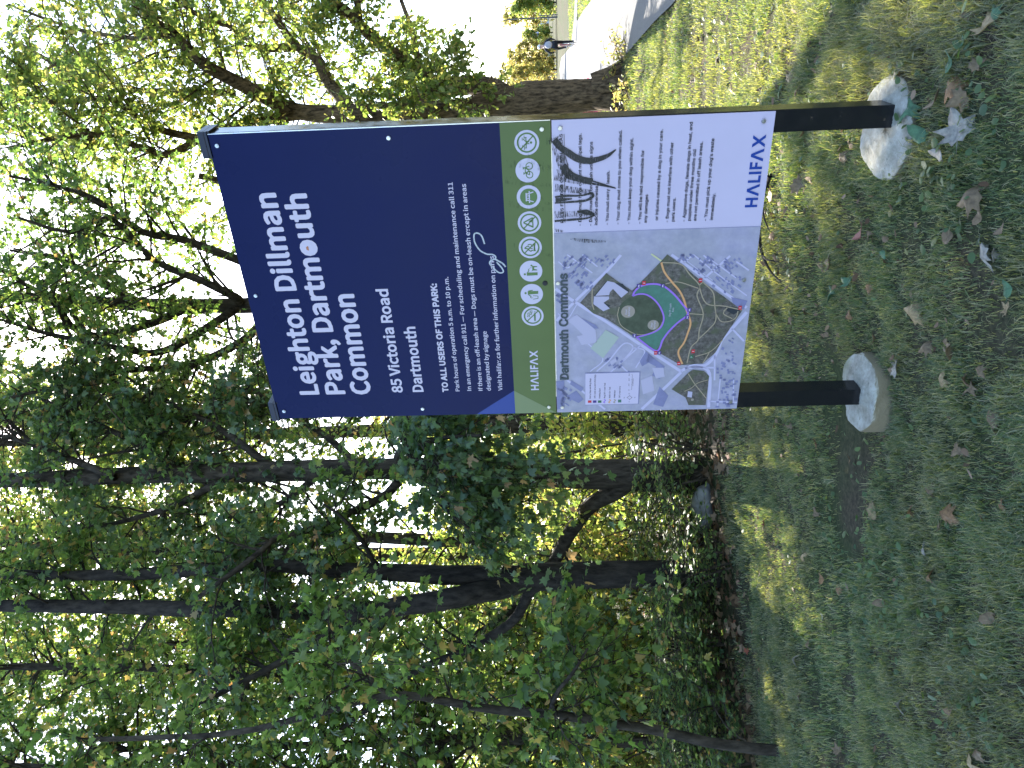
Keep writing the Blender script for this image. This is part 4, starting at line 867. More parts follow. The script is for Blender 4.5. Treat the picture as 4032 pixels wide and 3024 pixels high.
# --- tall maples farther back: only their crowns show, high over the front stems
def tall(x, y, h, low, n, spread, label, lmat, lean=(0, 0)):
    T = Tree(); b0 = np.array([x, y, float(gz(x, y)) - .1])
    T.limb([b0, b0 + [lean[0] * .3, lean[1] * .3, h * .35], b0 + [lean[0] * .7, lean[1] * .7, h * .7], b0 + [lean[0], lean[1], h]], .16, .03, n, spread, 8, .5, 12, .072, f0=low / h, up=.1, sides=12, step=.3)
    return T.build('maple_tree', label, 'tree', b0, M_BARK, lmat, 'maple_lite')
tall(-5.2, 13.6, 14.5, 6.2, 200, 2.7, 'tall maple back in the wood, crown in the upper left corner', M_YELLOW, (.3, -.3))
tall(-2.9, 13.0, 14.5, 6.2, 190, 2.6, 'tall maple back in the wood, crown high over the forked maple', M_MAPLE, (.2, 0))
tall(-.7, 13.4, 14.0, 6.2, 180, 2.5, 'tall maple back in the wood, crown high over the thick maple', M_YELLOW, (-.2, .2))

# ------------------------------------------------------------------ trees deep in the wood, shrubs along its edge
def wood_tree(h, lmat, seed, size=.10, low=.9, spread=2.0, n=34, nl=9):
    T = Tree(); lean = rng.normal(size=2) * .05 * h
    tr = [np.array([0, 0, -.15]), np.array([lean[0] * .2, lean[1] * .2, h * .3]), np.array([lean[0] * .6, lean[1] * .6, h * .65]), np.array([lean[0], lean[1], h])]
    T.limb(tr, .10, .02, n, spread, 8, .5, nl, size, f0=low / h, up=.15, sides=10, step=.3)
    return T
WT = []
for sd_, (h, lm, kd) in enumerate(((8.0, M_YELLOW, 'maple_lite'), (9.0, M_MAPLE, 'maple_lite'), (7.0, M_YELLOW, 'oval'), (4.5, M_YELLOW, 'maple_lite'))):
    T = wood_tree(h, lm, sd_, size=.088, low=.35, spread=2.1 if h > 5 else 1.5, n=62 if h > 5 else 46, nl=13)
    WT.append(T.build('woodland_tree', 'leafy woodland tree deep in the wood behind the front trunks', 'tree', (0, 0, 0), M_BARK, lm, kd, group='trees deep in the wood'))
spots = [(-3.4, 10.2, 3, .55), (-1.5, 11.4, 3, .6), (-5.2, 12, 3, .6), (.6, 13, 3, .6), (-3.0, 13.2, 3, .65), (-7, 14, 3, .65), (-4.8, 15, 3, .7), (-1.0, 15, 3, .7), (-8.6, 17, 3, .85), (-5.6, 18, 3, .9), (-2.6, 18, 3, .9), (.6, 18.5, 3, .9), (3.0, 19.5, 3, .9), (-10, 20.5, 3, 1), (-7.2, 21, 3, 1), (-4.0, 21.5, 3, 1), (-1, 22, 3, 1), (2.0, 23, 3, 1), (-12.5, 25, 3, 1.1), (-9, 27, 3, 1.1), (-14, 36, 2, 1), (-9, 37, 0, 1), (-4, 38, 2, 1), (0, 38, 0, 1), (5.5, 38, 2, 1), (-17, 44, 1, 1), (-11, 48, 0, 1), (-5, 50, 1, 1), (0, 50, 0, 1), (8, 54, 1, 1)]
used = set()
for x, y, k_, s_ in spots:
    o_ = WT[k_] if k_ not in used else copy_tree(WT[k_]); used.add(k_)
    s_ *= .88 + .24 * rng.random(); o_.location = (x, y, float(gz(x, y))); o_.rotation_euler = (0, 0, rng.random() * TAU); o_.scale = (s_, s_, s_ * (.9 + .2 * rng.random()))

def shrub(h, lmat, size, nst, nl, kind='oval', spread=.7, dens=10):
    T = Tree()
    for i in range(nst):
        a_ = TAU * rng.random(); r_ = .3 * rng.random(); p0 = np.array([r_ * math.cos(a_), r_ * math.sin(a_), -.05]); a_ += rng.normal() * .5; hh = h * (.45 + .55 * rng.random()); o_ = spread * (.3 + rng.random())
        T.limb([p0, p0 + [o_ * .25 * math.cos(a_), o_ * .25 * math.sin(a_), hh * .5], p0 + [o_ * .7 * math.cos(a_), o_ * .7 * math.sin(a_), hh * .85], p0 + [o_ * 1.2 * math.cos(a_), o_ * 1.2 * math.sin(a_), hh]], .011, .003, dens, .4, 3, .2, nl, size, f0=.15, sides=5, hang=.3)
    return T
SH = [shrub(1.5, M_SHRUB, .05, 11, 7).build('shrub', 'x', 'shrub', (0, 0, 0), M_TWIG, M_SHRUB, 'oval', crown='foliage', trunk='stems'),
      shrub(1.1, M_SHRUB, .045, 10, 6).build('shrub', 'x', 'shrub', (0, 0, 0), M_TWIG, M_SHRUB, 'maple_lite', crown='foliage', trunk='stems'),
      shrub(2.3, M_YELLOW, .065, 16, 8, spread=1.0).build('shrub', 'x', 'shrub', (0, 0, 0), M_TWIG, M_YELLOW, 'oval', crown='foliage', trunk='stems')]
shs = [((1480, 1000), 6.6, 0, 'dark shrub at the foot of the thick maple beside the sign'), ((1520, 1110), 6.9, 1, 'low shrub under the bare crossing limb'), ((1540, 1205), 6.0, 0, 'dark shrub just right of the dark forked maple'), ((1575, 1310), 6.5, 1, 'low twiggy shrub left of the dark forked maple'),
       ((1590, 1400), 6.2, 0, 'dark shrub between the forked maple and the leaning sapling'), ((1620, 1500), 5.9, 1, 'low twiggy shrub below the mid grey trunk'), ((1640, 1580), 5.9, 0, 'dark shrub just right of the leaning sapling foot'), ((1690, 1670), 5.3, 1, 'shrub at the far left end of the lawn edge'),
       ((1450, 930), 8.4, 2, 'tall yellow green bush beside the left edge of the sign'), ((1450, 1130), 9.0, 2, 'tall yellow green bush seen between the two front maples'), ((1460, 1330), 8.8, 2, 'tall yellow green bush left of the forked maple'), ((1480, 1450), 8.4, 2, 'tall yellow green bush behind the mid grey trunk'), ((1490, 1560), 8.0, 2, 'tall yellow green bush behind the leaning sapling'), ((1490, 1660), 8.0, 2, 'tall yellow green bush at the left border')]
used = set()
for (X, Y), D, k_, lab in shs:
    o_ = SH[k_] if k_ not in used else copy_tree(SH[k_]); used.add(k_)
    D = D + (.5 if k_ < 2 else 0); p = at(X, Y, D); s_ = .85 + .3 * rng.random(); o_.location = (p[0], D, float(gz(p[0], D))); o_.rotation_euler = (0, 0, rng.random() * TAU); o_.scale = (s_, s_, s_ * (1 if k_ == 2 else .5))
    tag(o_, lab, 'shrub', 'shrubs along the wood edge')

# ------------------------------------------------------------------ far side of the park
FT = []
for sd_, (h, lm) in enumerate(((6.5, M_AUTUMN), (5.0, M_YELLOW), (7.5, M_AUTUMN))):
    T = wood_tree(h, lm, 40 + sd_, size=.24, low=.5, spread=2.2, n=70, nl=12)
    FT.append(T.build('far_tree', 'x', 'tree', (0, 0, 0), M_BARK, lm, 'oval', group='autumn trees beyond the far field'))
def field_at(X, Y, y):
    p = at(X, Y, y); return (p[0], y, float(gz(p[0], y)))
for i, (x, y, lab) in enumerate(((11.5, 12.5, 'autumn tree across the path past the right border, nearest the oak'), (14.5, 17, 'autumn tree across the path past the right border, farther back'), (12.5, 8.5, 'autumn tree across the path past the right border, nearest the camera'))):
    o_ = copy_tree(FT[i]); o_.location = (x, y, float(gz(x, y))); tag(o_, lab, 'tree', 'autumn trees across the path')
used = set()
for X, Y, y, k_, s_, lab in ((1200, 5, 84, 1, .95, 'yellowing far tree at the right border by the lamp'), (1200, 25, 88, 0, .9, 'far tree just right of the lamp post'), (1200, 70, 120, 1, .9, 'low far tree beside the blue roofed building'), (1200, 100, 92, 2, .62, 'far autumn tree directly above the cyclist'), (1200, 125, 96, 0, .9, 'russet far tree left of the cyclist'), (1200, 150, 90, 0, .8, 'orange tinted far tree behind the parked cars'), (1200, 172, 96, 2, .75, 'pale far tree nearest the oak trunk'), (1200, 185, 130, 2, 1.3, 'tall hazy far tree peeping past the oak trunk'), (1200, 140, 150, 2, 1.3, 'hazy far tree rising over the russet one'),
                             (1200, 240, 60, 1, 1.0, 'far yellow green tree between the oak and the sign'), (1200, 262, 70, 0, 1.0, 'far tree close to the right edge of the sign'), (1200, -30, 90, 2, .9, 'far autumn tree past the right border'), (1200, 300, 64, 1, 1.3, 'far tree hidden behind the sign')):
    o_ = FT[k_] if k_ not in used else copy_tree(FT[k_]); used.add(k_); o_.location = field_at(X, Y, y); o_.scale = (s_,) * 3; o_.rotation_euler = (0, 0, rng.random() * TAU); tag(o_, lab)
p = on_ground(1297, 233)
T = shrub(1.25, M_MAGENTA, .08, 16, 8, spread=.6); o_ = T.build('magenta_bush', 'bright magenta bush between the oak trunk and the sign', 'shrub', (0, 0, 0), M_TWIG, M_MAGENTA, 'oval', crown='foliage', trunk='stems')
o_.location = (p[0], p[1], float(gz(p[0], p[1]))); o_.scale = (.6, .6, .95)
for i, (X, Y, lab) in enumerate(((1352, 150, 'orange and yellow plants at the right foot of the oak'), (1362, 236, 'low reddish plants at the left foot of the oak'))):
    p = on_ground(X, Y); o_ = shrub(.24, M_AUTUMN, .05, 7, 6, spread=.3, dens=4).build('low_plant', lab, 'plant', (0, 0, 0), M_TWIG, M_AUTUMN, 'oval', crown='foliage', trunk='stems'); o_.location = (p[0], p[1], float(gz(p[0], p[1])))
M_LAMP = plain('dark_pole_paint', (.05, .05, .055), .5)
p = field_at(1200, 37, 80); bt = empty('street_lamp', p); tag(bt, 'tall thin street lamp with curved arm at the far field edge', 'street lamp')
T = Tree(); T.tube([[0, 0, -.1], [0, 0, .6], [0, 0, 2], [0, 0, 5.2]], [.11, .09, .075, .06], 10); mesh_np('pole', T.V[0], T.F[0], M_LAMP, bt, True, 4)
T = Tree(); T.tube(cat3([[0, 0, 5.15], [-.15, 0, 5.7], [-.7, 0, 6.1], [-1.5, 0, 6.25]], 12), .035, 8); mesh_np('arm', T.V[0], T.F[0], M_LAMP, bt, True, 4)
bm = bmesh.new(); bm_box(bm, (-2.1, -.12, 6.19), (-1.45, .12, 6.31), .04); mesh_bm('lamp_head', bm, M_LAMP, bt)
p = field_at(1200, 32, 78); T = Tree(); T.tube([[0, 0, -.1], [0, 0, 1], [0, 0, 1.9], [0, 0, 1.98]], [.05, .05, .05, .02], 8); o_ = mesh_np('marker_post', T.V[0], T.F[0], M_LAMP, None, True, 4); o_.location = p
tag(o_, 'short dark post just right of the far street lamp', 'post')
# building glimpsed between the far trees
p = field_at(1200, 54, 190); bt = empty('house', p); tag(bt, 'small pale house with blue roof glimpsed between far trees', 'house')
bm = bmesh.new(); bm_box(bm, (-3, 0, -.2), (3, 5, 2.5)); wl = mesh_bm('wall', bm, plain('pale_siding', (.5, .52, .56), .7, vary=.05), bt)
bm = bmesh.new(); v = [bm.verts.new(q) for q in ((-3.3, -.3, 2.5), (3.3, -.3, 2.5), (3.3, 2.5, 4.0), (-3.3, 2.5, 4.0), (3.3, 5.3, 2.5), (-3.3, 5.3, 2.5))]
for f in ((0, 1, 2, 3), (3, 2, 4, 5), (1, 4, 2), (0, 3, 5), (0, 5, 4, 1)): bm.faces.new([v[i] for i in f])
mesh_bm('roof', bm, plain('blue_roof', (.10, .17, .36), .5), bt)
for x in (-1.9, 1.0):
    bm = bmesh.new(); bm_box(bm, (x, -.06, .9), (x + .9, -.003, 1.9)); fr_ = mesh_bm('window', bm, M_WHITE, bt); bm = bmesh.new(); bm_box(bm, (x + .08, -.075, .98), (x + .82, -.062, 1.82)); mesh_bm('pane', bm, plain('dark_glass', (.03, .04, .05), .08), fr_)
bm = bmesh.new(); bm_box(bm, (-.5, -.05, -.1), (.4, -.003, 1.9)); mesh_bm('door', bm, M_LAMP, bt)

# parked cars
def car(lab, paint, p, rz):
    root = empty('parked_car', p, rz); tag(root, lab, 'car', 'cars parked beyond the field')
    prof = [(-2.1, .32), (-2.15, .62), (-2.05, .86), (-1.25, .95), (-.62, 1.40), (.75, 1.43), (1.55, 1.0), (2.1, .92), (2.18, .6), (2.1, .32)]
    bm = bmesh.new(); rings = []
    for yy, k_ in ((-.86, .93), (-.80, 1.0), (.80, 1.0), (.86, .93)): rings.append([bm.verts.new((x * (1 if abs(yy) < .83 else .985), yy * (1 if z < .96 else .82), .32 + (z - .32) * k_)) for x, z in prof])
    for a_, b_ in zip(rings, rings[1:]):
        for i in range(len(prof)): j = (i + 1) % len(prof); bm.faces.new((a_[i], a_[j], b_[j], b_[i]))
    bm.faces.new(rings[0][::-1]); bm.faces.new(rings[-1]); bmesh.ops.recalc_face_normals(bm, faces=bm.faces[:]); mesh_bm('body', bm, paint, root)
    gl = M_GLASS
    for nm, pts in (('windscreen', [(-1.22, -.60, .99), (-1.22, .60, .99), (-.68, .58, 1.37), (-.68, -.58, 1.37)]), ('rear_window', [(1.52, .6, 1.04), (1.52, -.6, 1.04), (.82, -.58, 1.40), (.82, .58, 1.40)])):
        sg = -1 if nm == 'windscreen' else 1; bm = bmesh.new(); lo_ = [bm.verts.new((x + sg * .02, y, z + .015)) for x, y, z in pts]; hi_ = [bm.verts.new((x + sg * .035, y, z + .03)) for x, y, z in pts]
        bm.faces.new(hi_); bm.faces.new(lo_[::-1])
        for i in range(4): j = (i + 1) % 4; bm.faces.new((lo_[i], lo_[j], hi_[j], hi_[i]))
        mesh_bm(nm, bm, gl, root)
    for sg in (-1, 1):
        bm = bmesh.new(); pts = [(-1.0, .99), (-.6, 1.33), (.7, 1.36), (1.25, 1.02)]
        lo_ = [bm.verts.new((x, sg * (.73 + .10 * (1.36 - z)), z)) for x, z in pts]; hi_ = [bm.verts.new((x, sg * (.745 + .10 * (1.36 - z)), z)) for x, z in pts]
        bm.faces.new(lo_); bm.faces.new(hi_)
        for i in range(4): j = (i + 1) % 4; bm.faces.new((lo_[i], lo_[j], hi_[j], hi_[i]))
        mesh_bm('side_window', bm, gl, root)
        for x in (-1.35, 1.35):
            bm = bmesh.new(); bmesh.ops.create_cone(bm, cap_ends=True, segments=18, radius1=.32, radius2=.32, depth=.2, matrix=Matrix.Translation((x, sg * .79, .32)) @ Matrix.Rotation(math.pi / 2, 4, 'X')); mesh_bm('wheel', bm, M_LAMP, root)
        for x, m_ in ((-2.13, M_WHITE), (2.12, M_RED)):
            bm = bmesh.new(); bm_box(bm, (x - .04, sg * .62 - .14, .64), (x + .04, sg * .62 + .14, .78), .015); mesh_bm('headlight' if x < 0 else 'tail_light', bm, m_, root)
M_GLASS = plain('tinted_glass', (.02, .025, .03), .05, .6)
car('silver car parked beyond the field nearest the cyclist', plain('silver_paint', (.55, .56, .6), .25, .5, coat=.5), field_at(1200, 118, 112), 1.25)
car('white car parked beyond the field close to the oak trunk', plain('white_paint', (.7, .7, .7), .25, .5, coat=.5), field_at(1200, 146, 110), .75)

# ------------------------------------------------------------------ cyclist and bicycle
fp = on_ground(1245.2, 95.2); fp[2] = float(gz(fp[0], fp[1])) + .02
hd = math.atan2(fp[1], fp[0]) - math.pi / 2 + .10                   # rides away, a touch to the left
M_TYRE = plain('black_rubber', (.012, .012, .012), .8, .2); M_FRAME = plain('red_frame_paint', (.22, .02, .025), .35)
BK = empty('bicycle', tuple(fp), hd); tag(BK, 'bicycle with slim red frame ridden away along the pale path', 'bicycle')
def tubes(name, lst, m_, parent, sides=8):
    T = Tree()
    for pts, r in lst: T.tube(np.array(pts, float), r, sides)
    return mesh_np(name, np.concatenate(T.V), np.concatenate(T.F), m_, parent, True, 4)
for y in (-.52, .53):
    cir = lambda r: [(0, y + r * math.cos(t), .335 + r * math.sin(t)) for t in np.linspace(0, TAU, 33)]
    wh = tubes('wheel', [(cir(.30), .008)] + [([(0, y, .335), (0, y + .15 * math.cos(t), .335 + .15 * math.sin(t)), (0, y + .3 * math.cos(t), .335 + .3 * math.sin(t))], .0022) for t in np.linspace(0, TAU, 15)[:-1]] + [([(-.05, y, .335), (0, y, .335), (.05, y, .335)], .02)], M_STEEL, BK); tubes('tyre', [(cir(.318), .018)], M_TYRE, wh)
tubes('frame', [([a_, tuple((np.array(a_) + b_) / 2), b_], r) for a_, b_, r in (((0, -.12, .28), (0, -.22, .80), .016), ((0, -.21, .74), (0, .33, .80), .016), ((0, -.12, .28), (0, .35, .72), .019), ((.05, -.52, .335), (.03, -.12, .28), .010), ((-.05, -.52, .335), (-.03, -.12, .28), .010), ((.05, -.52, .335), (.01, -.21, .74), .009), ((-.05, -.52, .335), (-.01, -.21, .74), .009), ((.05, .53, .335), (.03, .36, .70), .012), ((-.05, .53, .335), (-.03, .36, .70), .012), ((0, .36, .68), (0, .31, .92), .016))], M_FRAME, BK)
tubes('handlebar', [([(-.29, .26, .98), (-.2, .33, .96), (0, .36, .95), (.2, .33, .96), (.29, .26, .98)], .013)], M_LAMP, BK)
bm = bmesh.new(); bmesh.ops.create_uvsphere(bm, u_segments=16, v_segments=10, radius=1, matrix=Matrix.Translation((0, -.24, .88)) @ Matrix.Diagonal((.075, .14, .035, 1))); mesh_bm('saddle', bm, M_TYRE, BK, True)
tubes('seat_post', [([(0, -.215, .76), (0, -.225, .81), (0, -.235, .86)], .012)], M_STEEL, BK)
for sg, py, pz in ((1, -.10, .115), (-1, -.14, .445)):
    tubes('pedal', [([(sg * .05, -.12, .28), (sg * .07, (py - .12) / 2, (pz + .28) / 2), (sg * .08, py, pz)], .010), ([(sg * .08, py, pz), (sg * .12, py, pz), (sg * .17, py, pz)], .022)], M_STEEL, BK)

def skinned(name, verts, edges, mats, pick, parent=None, sub=2):
    me = bpy.data.meshes.new(name); me.from_pydata([v[:3] for v in verts], edges, []); o_ = bpy.data.objects.new(name, me); COL.objects.link(o_)
    md = o_.modifiers.new('skin', 'SKIN'); md.use_smooth_shade = True
    for i, v in enumerate(verts):
        sv = me.skin_vertices[0].data[i]; r = v[3]; sv.radius = (r, r) if not isinstance(r, tuple) else r; sv.use_root = (i == 0)
    s2 = o_.modifiers.new('sub', 'SUBSURF'); s2.levels = sub; s2.render_levels = sub
    dg = bpy.context.evaluated_depsgraph_get(); dg.update(); m2 = bpy.data.meshes.new_from_object(o_.evaluated_get(dg)); bpy.data.objects.remove(o_)
    m2.materials.clear()
    for m_ in mats: m2.materials.append(m_)
    for p in m2.polygons: p.material_index = pick(p.center); p.use_smooth = True
    m2.name = name; return link(bpy.data.objects.new(name, m2), parent)
M_JKT = plain('dark_jacket', (.022, .026, .036), .8, .2, vary=.2); M_TRS = plain('black_trousers', (.012, .012, .014), .85, .2); M_SKIN = plain('skin', (.45, .27, .2), .55); M_SHOE = plain('dark_shoes', (.03, .03, .03), .6)
vs = [(0, -.24, 1.00, (.15, .11)), (0, -.16, 1.14, (.145, .10)), (0, -.03, 1.30, (.165, .11)), (-.01, .06, 1.43, (.13, .09)), (-.02, .11, 1.52, .055), (-.03, .15, 1.60, .085), (-.035, .17, 1.68, .09), (-.035, .165, 1.74, .06), (-.035, .25, 1.63, .025),
      (.17, .06, 1.41, .065), (.29, .07, 1.20, .05), (.27, .22, 1.03, .036), (.255, .30, 1.00, .035),
      (-.19, .06, 1.41, .065), (-.33, .10, 1.21, .05), (-.30, .22, 1.05, .036), (-.27, .30, 1.00, .035),
      (.10, -.20, .95, .095), (.13, .12, .60, .062), (.125, -.06, .22, .043), (.125, -.13, .145, .04), (.125, .03, .125, .035),
      (-.10, -.20, .95, .095), (-.15, .17, .82, .062), (-.135, -.05, .56, .043), (-.135, -.16, .475, .04), (-.135, -.02, .455, .035)]
ed = [(0, 1), (1, 2), (2, 3), (3, 4), (4, 5), (5, 6), (6, 7), (5, 8), (3, 9), (9, 10), (10, 11), (11, 12), (3, 13), (13, 14), (14, 15), (15, 16), (0, 17), (17, 18), (18, 19), (19, 20), (20, 21), (0, 22), (22, 23), (23, 24), (24, 25), (25, 26)]
def pickp(c):
    if c[2] > 1.505: return 2
    if c[1] > .245 and .9 < c[2] < 1.08: return 2
    if c[2] > 1.0 and not (abs(c[0]) < .17 and c[2] < 1.02): return 0
    if c[2] < .2 or (c[0] < -.08 and c[2] < .52): return 3
    return 1
PR_ = empty('person', tuple(fp), hd); tag(PR_, 'cyclist in dark jacket and pale helmet riding away, pale backpack on', 'person')
skinned('body', vs, ed, [M_JKT, M_TRS, M_SKIN, M_SHOE], pickp, PR_)
bm = bmesh.new(); bmesh.ops.create_uvsphere(bm, u_segments=20, v_segments=12, radius=1, matrix=Matrix.Translation((-.035, .16, 1.70)) @ Matrix.Rotation(-.25, 4, 'X') @ Matrix.Diagonal((.105, .14, .10, 1)))
bmesh.ops.delete(bm, geom=[v for v in bm.verts if v.co.z < 1.655], context='VERTS'); mesh_bm('helmet', bm, plain('pale_helmet', (.6, .58, .64), .35), PR_, True)
BP = empty('backpack', tuple(fp), hd); tag(BP, 'rounded pale grey backpack worn by the cyclist', 'backpack')
bm = bmesh.new(); bmesh.ops.create_uvsphere(bm, u_segments=20, v_segments=14, radius=1, matrix=Matrix.Translation((0, -.21, 1.29)) @ Matrix.Rotation(-.5, 4, 'X') @ Matrix.Diagonal((.155, .10, .20, 1)))
mesh_bm('bag', bm, plain('grey_canvas', (.30, .29, .31), .8, vary=.08), BP, True)
tubes('strap', [([(sg * .10, -.13, 1.40), (sg * .12, .0, 1.50), (sg * .13, .12, 1.46), (sg * .13, .13, 1.32)], .018) for sg in (-1, 1)], M_TYRE, BP)

# ------------------------------------------------------------------ grass, litter, weeds
def wood_edge(x): return 5.0 + 1.55 * sstep(-3.0, -.4, x) + .35 * np.sin(2.3 * x) + .2 * np.sin(5.1 * x + 1)
def vnoise(x, y, s, seed):
    r_ = np.random.default_rng(seed); v = 0
    for i in range(7):
        a_ = r_.random() * TAU; k_ = s * (.6 + 1.2 * r_.random()); v = v + np.sin((x * math.cos(a_) + y * math.sin(a_)) * k_ + r_.random() * TAU)
    return v / 7 ** .5
dirt = on_ground(1850, 1010); fc1 = SGN.matrix_world
def sgw(s, d=.045): return np.array([SGN.location.x + s * math.cos(yaw) - d * math.sin(yaw), SGN.location.y + s * math.sin(yaw) + d * math.cos(yaw)])
FT1, FT2 = sgw(.045), sgw(1.135)
gv, gf, gcount = [], [], 0
WORN = [on_ground(*q)[:2] for q in ((1840, 1010), (1800, 1100), (1775, 1200), (1765, 1300), (1770, 1400), (1800, 1500), (1830, 1600), (1760, 700), (1790, 800), (1820, 900))]
def blades(n, y0, y1, w, h, xl=-.62, xr=.62, xoff=.35, xmin=None):
    global gcount
    y = np.sqrt(y0 ** 2 + (y1 ** 2 - y0 ** 2) * rng.random(n)); x = (xl * y - xoff) + ((xr - xl) * y + 2 * xoff) * rng.random(n)
    pr = np.ones(n)
    inw = sstep(-.1, .5, y - wood_edge(x)) * sstep(1.2, .2, x)                      # thins out under the trees
    pr *= 1 - .985 * inw
    dn = vnoise(x, y, 2.2, 5); pr *= np.where(dn > .75, .45, 1.0)
    dd = np.hypot((x - dirt[0]) / .55, (y - dirt[1]) / .26) + .25 * vnoise(x, y, 9, 8); pr *= sstep(.5, 1.1, dd)
    for c_, r_ in ((FT1, .15), (FT2, .155)): pr *= np.hypot(x - c_[0], y - c_[1]) > r_
    pr *= ~inpath(x, y)
    tuft = vnoise(x, y, 17, 21) + .6 * vnoise(x, y, 37, 22); pr *= .28 + .72 * sstep(-1.0, .5, tuft)
    strip = np.min([np.hypot((x - q[0]) / .55, (y - q[1]) / .3) for q in WORN], axis=0); pr *= .38 + .62 * sstep(.5, 1.3, strip + .3 * vnoise(x, y, 6, 31))
    ok = rng.random(n) < pr; tuft = tuft[ok]; x, y, dn = x[ok], y[ok], dn[ok]; n = len(x)
    lush = 1 + .9 * sstep(.4, 1.3, x) * sstep(4.2, 2.4, y) + .18 * vnoise(x, y, 3.5, 3)
    hh = h * lush * (.75 + .45 * sstep(-.6, 1.2, tuft)) * (.45 + .8 * rng.random(n)); a_ = rng.random(n) * TAU; lean = (.15 + .95 * rng.random(n)) * hh
    ww = w * (.6 + .8 * rng.random(n)); z = gz(x, y) - .004
    dx, dy = np.cos(a_), np.sin(a_); px, py = -dy, dx
    tw = a_ + rng.normal(size=n) * .6; qx, qy = -np.sin(tw), np.cos(tw)
    P = np.empty((n, 5, 3))
    for i, (fl_, fw_, fh_) in enumerate(((0, -.5, 0), (0, .5, 0), (.35, .42, .62), (.35, -.42, .62), (1, 0, 1))):
        P[:, i, 0] = x + dx * lean * fl_ + qx * ww * fw_; P[:, i, 1] = y + dy * lean * fl_ + qy * ww * fw_; P[:, i, 2] = z + hh * (fh_ if i < 4 else 1 - .25 * lean / hh)
    Fb = np.array([(0, 1, 2), (0, 2, 3), (3, 2, 4)]); gv.append(P.reshape(-1, 3)); gf.append((Fb[None] + (np.arange(n) * 5)[:, None, None]).reshape(-1, 3) + gcount); gcount += 5 * n
blades(270000, 1.5, 3.6, .0024, .042, xr=.74); blades(250000, 3.6, 5.6, .0032, .040); blades(220000, 5.6, 9.5, .0048, .045); blades(90000, 9.5, 15, .010, .065, xl=-.1, xr=.62); blades(70000, 15, 45, .022, .08, xl=.05, xr=.62)
tag(mesh_np('grass', np.concatenate(gv), np.concatenate(gf), M_GRASS), 'short patchy lawn grass mixed with dry straw', 'grass', kind='stuff')

def scatter(n, x0, x1, y0, y1, fn):
    x = x0 + (x1 - x0) * rng.random(n * 6); y = y0 + (y1 - y0) * rng.random(n * 6); ok = rng.random(n * 6) < fn(x, y); return x[ok][:n], y[ok][:n]
def ground_leaves(name, x, y, size, kind, mat_, tilt, lift):
    n = len(x); a_ = rng.random(n) * TAU; ax = np.column_stack([np.cos(a_), np.sin(a_), tilt * rng.normal(size=n)]); nr = np.column_stack([tilt * 1.4 * rng.normal(size=(n, 2)), np.ones(n)])
    return leaf_cloud(name, np.column_stack([x, y, gz(x, y) + lift * rng.random(n)]), ax, nr, size * (.6 + .8 * rng.random(n)), kind, mat_)
x, y = scatter(9000, -9, 2.4, 4.5, 16, lambda x, y: sstep(-.15, .35, y - wood_edge(x)) * sstep(2.2, .8, x) * (.25 + .75 * sstep(11, 6, y)))
tag(ground_leaves('leaf_litter', x, y, .075, 'maple_lite', M_DRY, .3, .035), 'brown leaf litter on the wood floor', 'leaf litter', kind='stuff')
x, y = scatter(5200, -4.5, 9, 2.2, 13, lambda x, y: (.12 + .88 * sstep(.3, 1.4, vnoise(x, y, 1.6, 12))) * (~inpath(x, y)) * sstep(.3, -.2, (y - wood_edge(x)) * sstep(1, 0, x)) * (.25 + .75 * sstep(-.5, 2, x)))
tag(ground_leaves('leaf_scraps', x, y, .034, 'oval', M_DRY, .5, .035), 'small dry leaf scraps strewn through the grass', 'leaf scraps', kind='stuff')
wc = [on_ground(*q)[:2] for q in ((1880, 1180), (1915, 1260), (1955, 1330), (2000, 1380), (2060, 1460), (2110, 1540), (1800, 1130), (1960, 170), (2010, 330), (2120, 110), (2060, 400), (1890, 960), (2150, 250), (1590, 480), (1600, 620), (1700, 540), (1560, 1350), (1600, 1450))]
def wdens(x, y):
    v = .05 + .12 * sstep(.2, 1.2, x)
    for c_ in wc: v = v + .9 * np.exp(-(((x - c_[0]) / .17) ** 2 + ((y - c_[1]) / .15) ** 2))
    return np.clip(v, 0, 1)
x, y = scatter(2600, -3, 3.4, 2.1, 6.5, wdens)
tag(ground_leaves('ground_cover', x, y, .027, 'weed', M_WEED, .35, .05), 'low green broad leaved weeds in patches of the lawn', 'weeds', kind='stuff')

# separate fallen leaves, each an object
FL = []
def curled(kind, curl, roll, seed):
    V_, F_ = LEAF[kind]; r_ = np.random.default_rng(seed); V2 = V_.copy(); V2[:, 1] -= .45
    V2[:, 2] = curl * (V2[:, 1] ** 2) * 1.2 + roll * V2[:, 0] ** 2 * 1.8 + .05 * r_.normal(size=len(V2))
    # subdivide once for a softer curl, and give the blade a little thickness
    bm = bmesh.new(); vv = [bm.verts.new(v) for v in V2.tolist()]; [bm.faces.new([vv[i] for i in f]) for f in F_.tolist()]
    st_ = [bm.verts.new(q) for q in ((.012, -.44, .0), (-.012, -.44, .0), (0, -.85, .06))]; bm.faces.new(st_)
    bmesh.ops.subdivide_edges(bm, edges=bm.edges[:], cuts=1, use_grid_fill=True)
    for v in bm.verts:
        x_, y_ = v.co.x, v.co.y; v.co.z = curl * y_ ** 2 * .9 + roll * x_ ** 2 * 1.3 - .10 * abs(x_) + .05 * math.sin(7 * x_ + seed) + .04 * math.sin(9 * y_ + 2 * seed)
    bmesh.ops.solidify(bm, geom=bm.faces[:], thickness=.012)
    return bm
def tone(name, c, t=.15): 
    m_, nt_, b_ = mat(name); n_ = noise(nt_, 6, 4, .6); nt_.links.new(ramp(nt_, [(.3, tuple(v * .6 for v in c)), (.7, tuple(min(1, v * 1.25) for v in c))], n_.outputs[0]).outputs[0], b_.inputs['Base Color']); b_.inputs['Roughness'].default_value = .6; b_.inputs['Specular IOR Level'].default_value = .3; return m_
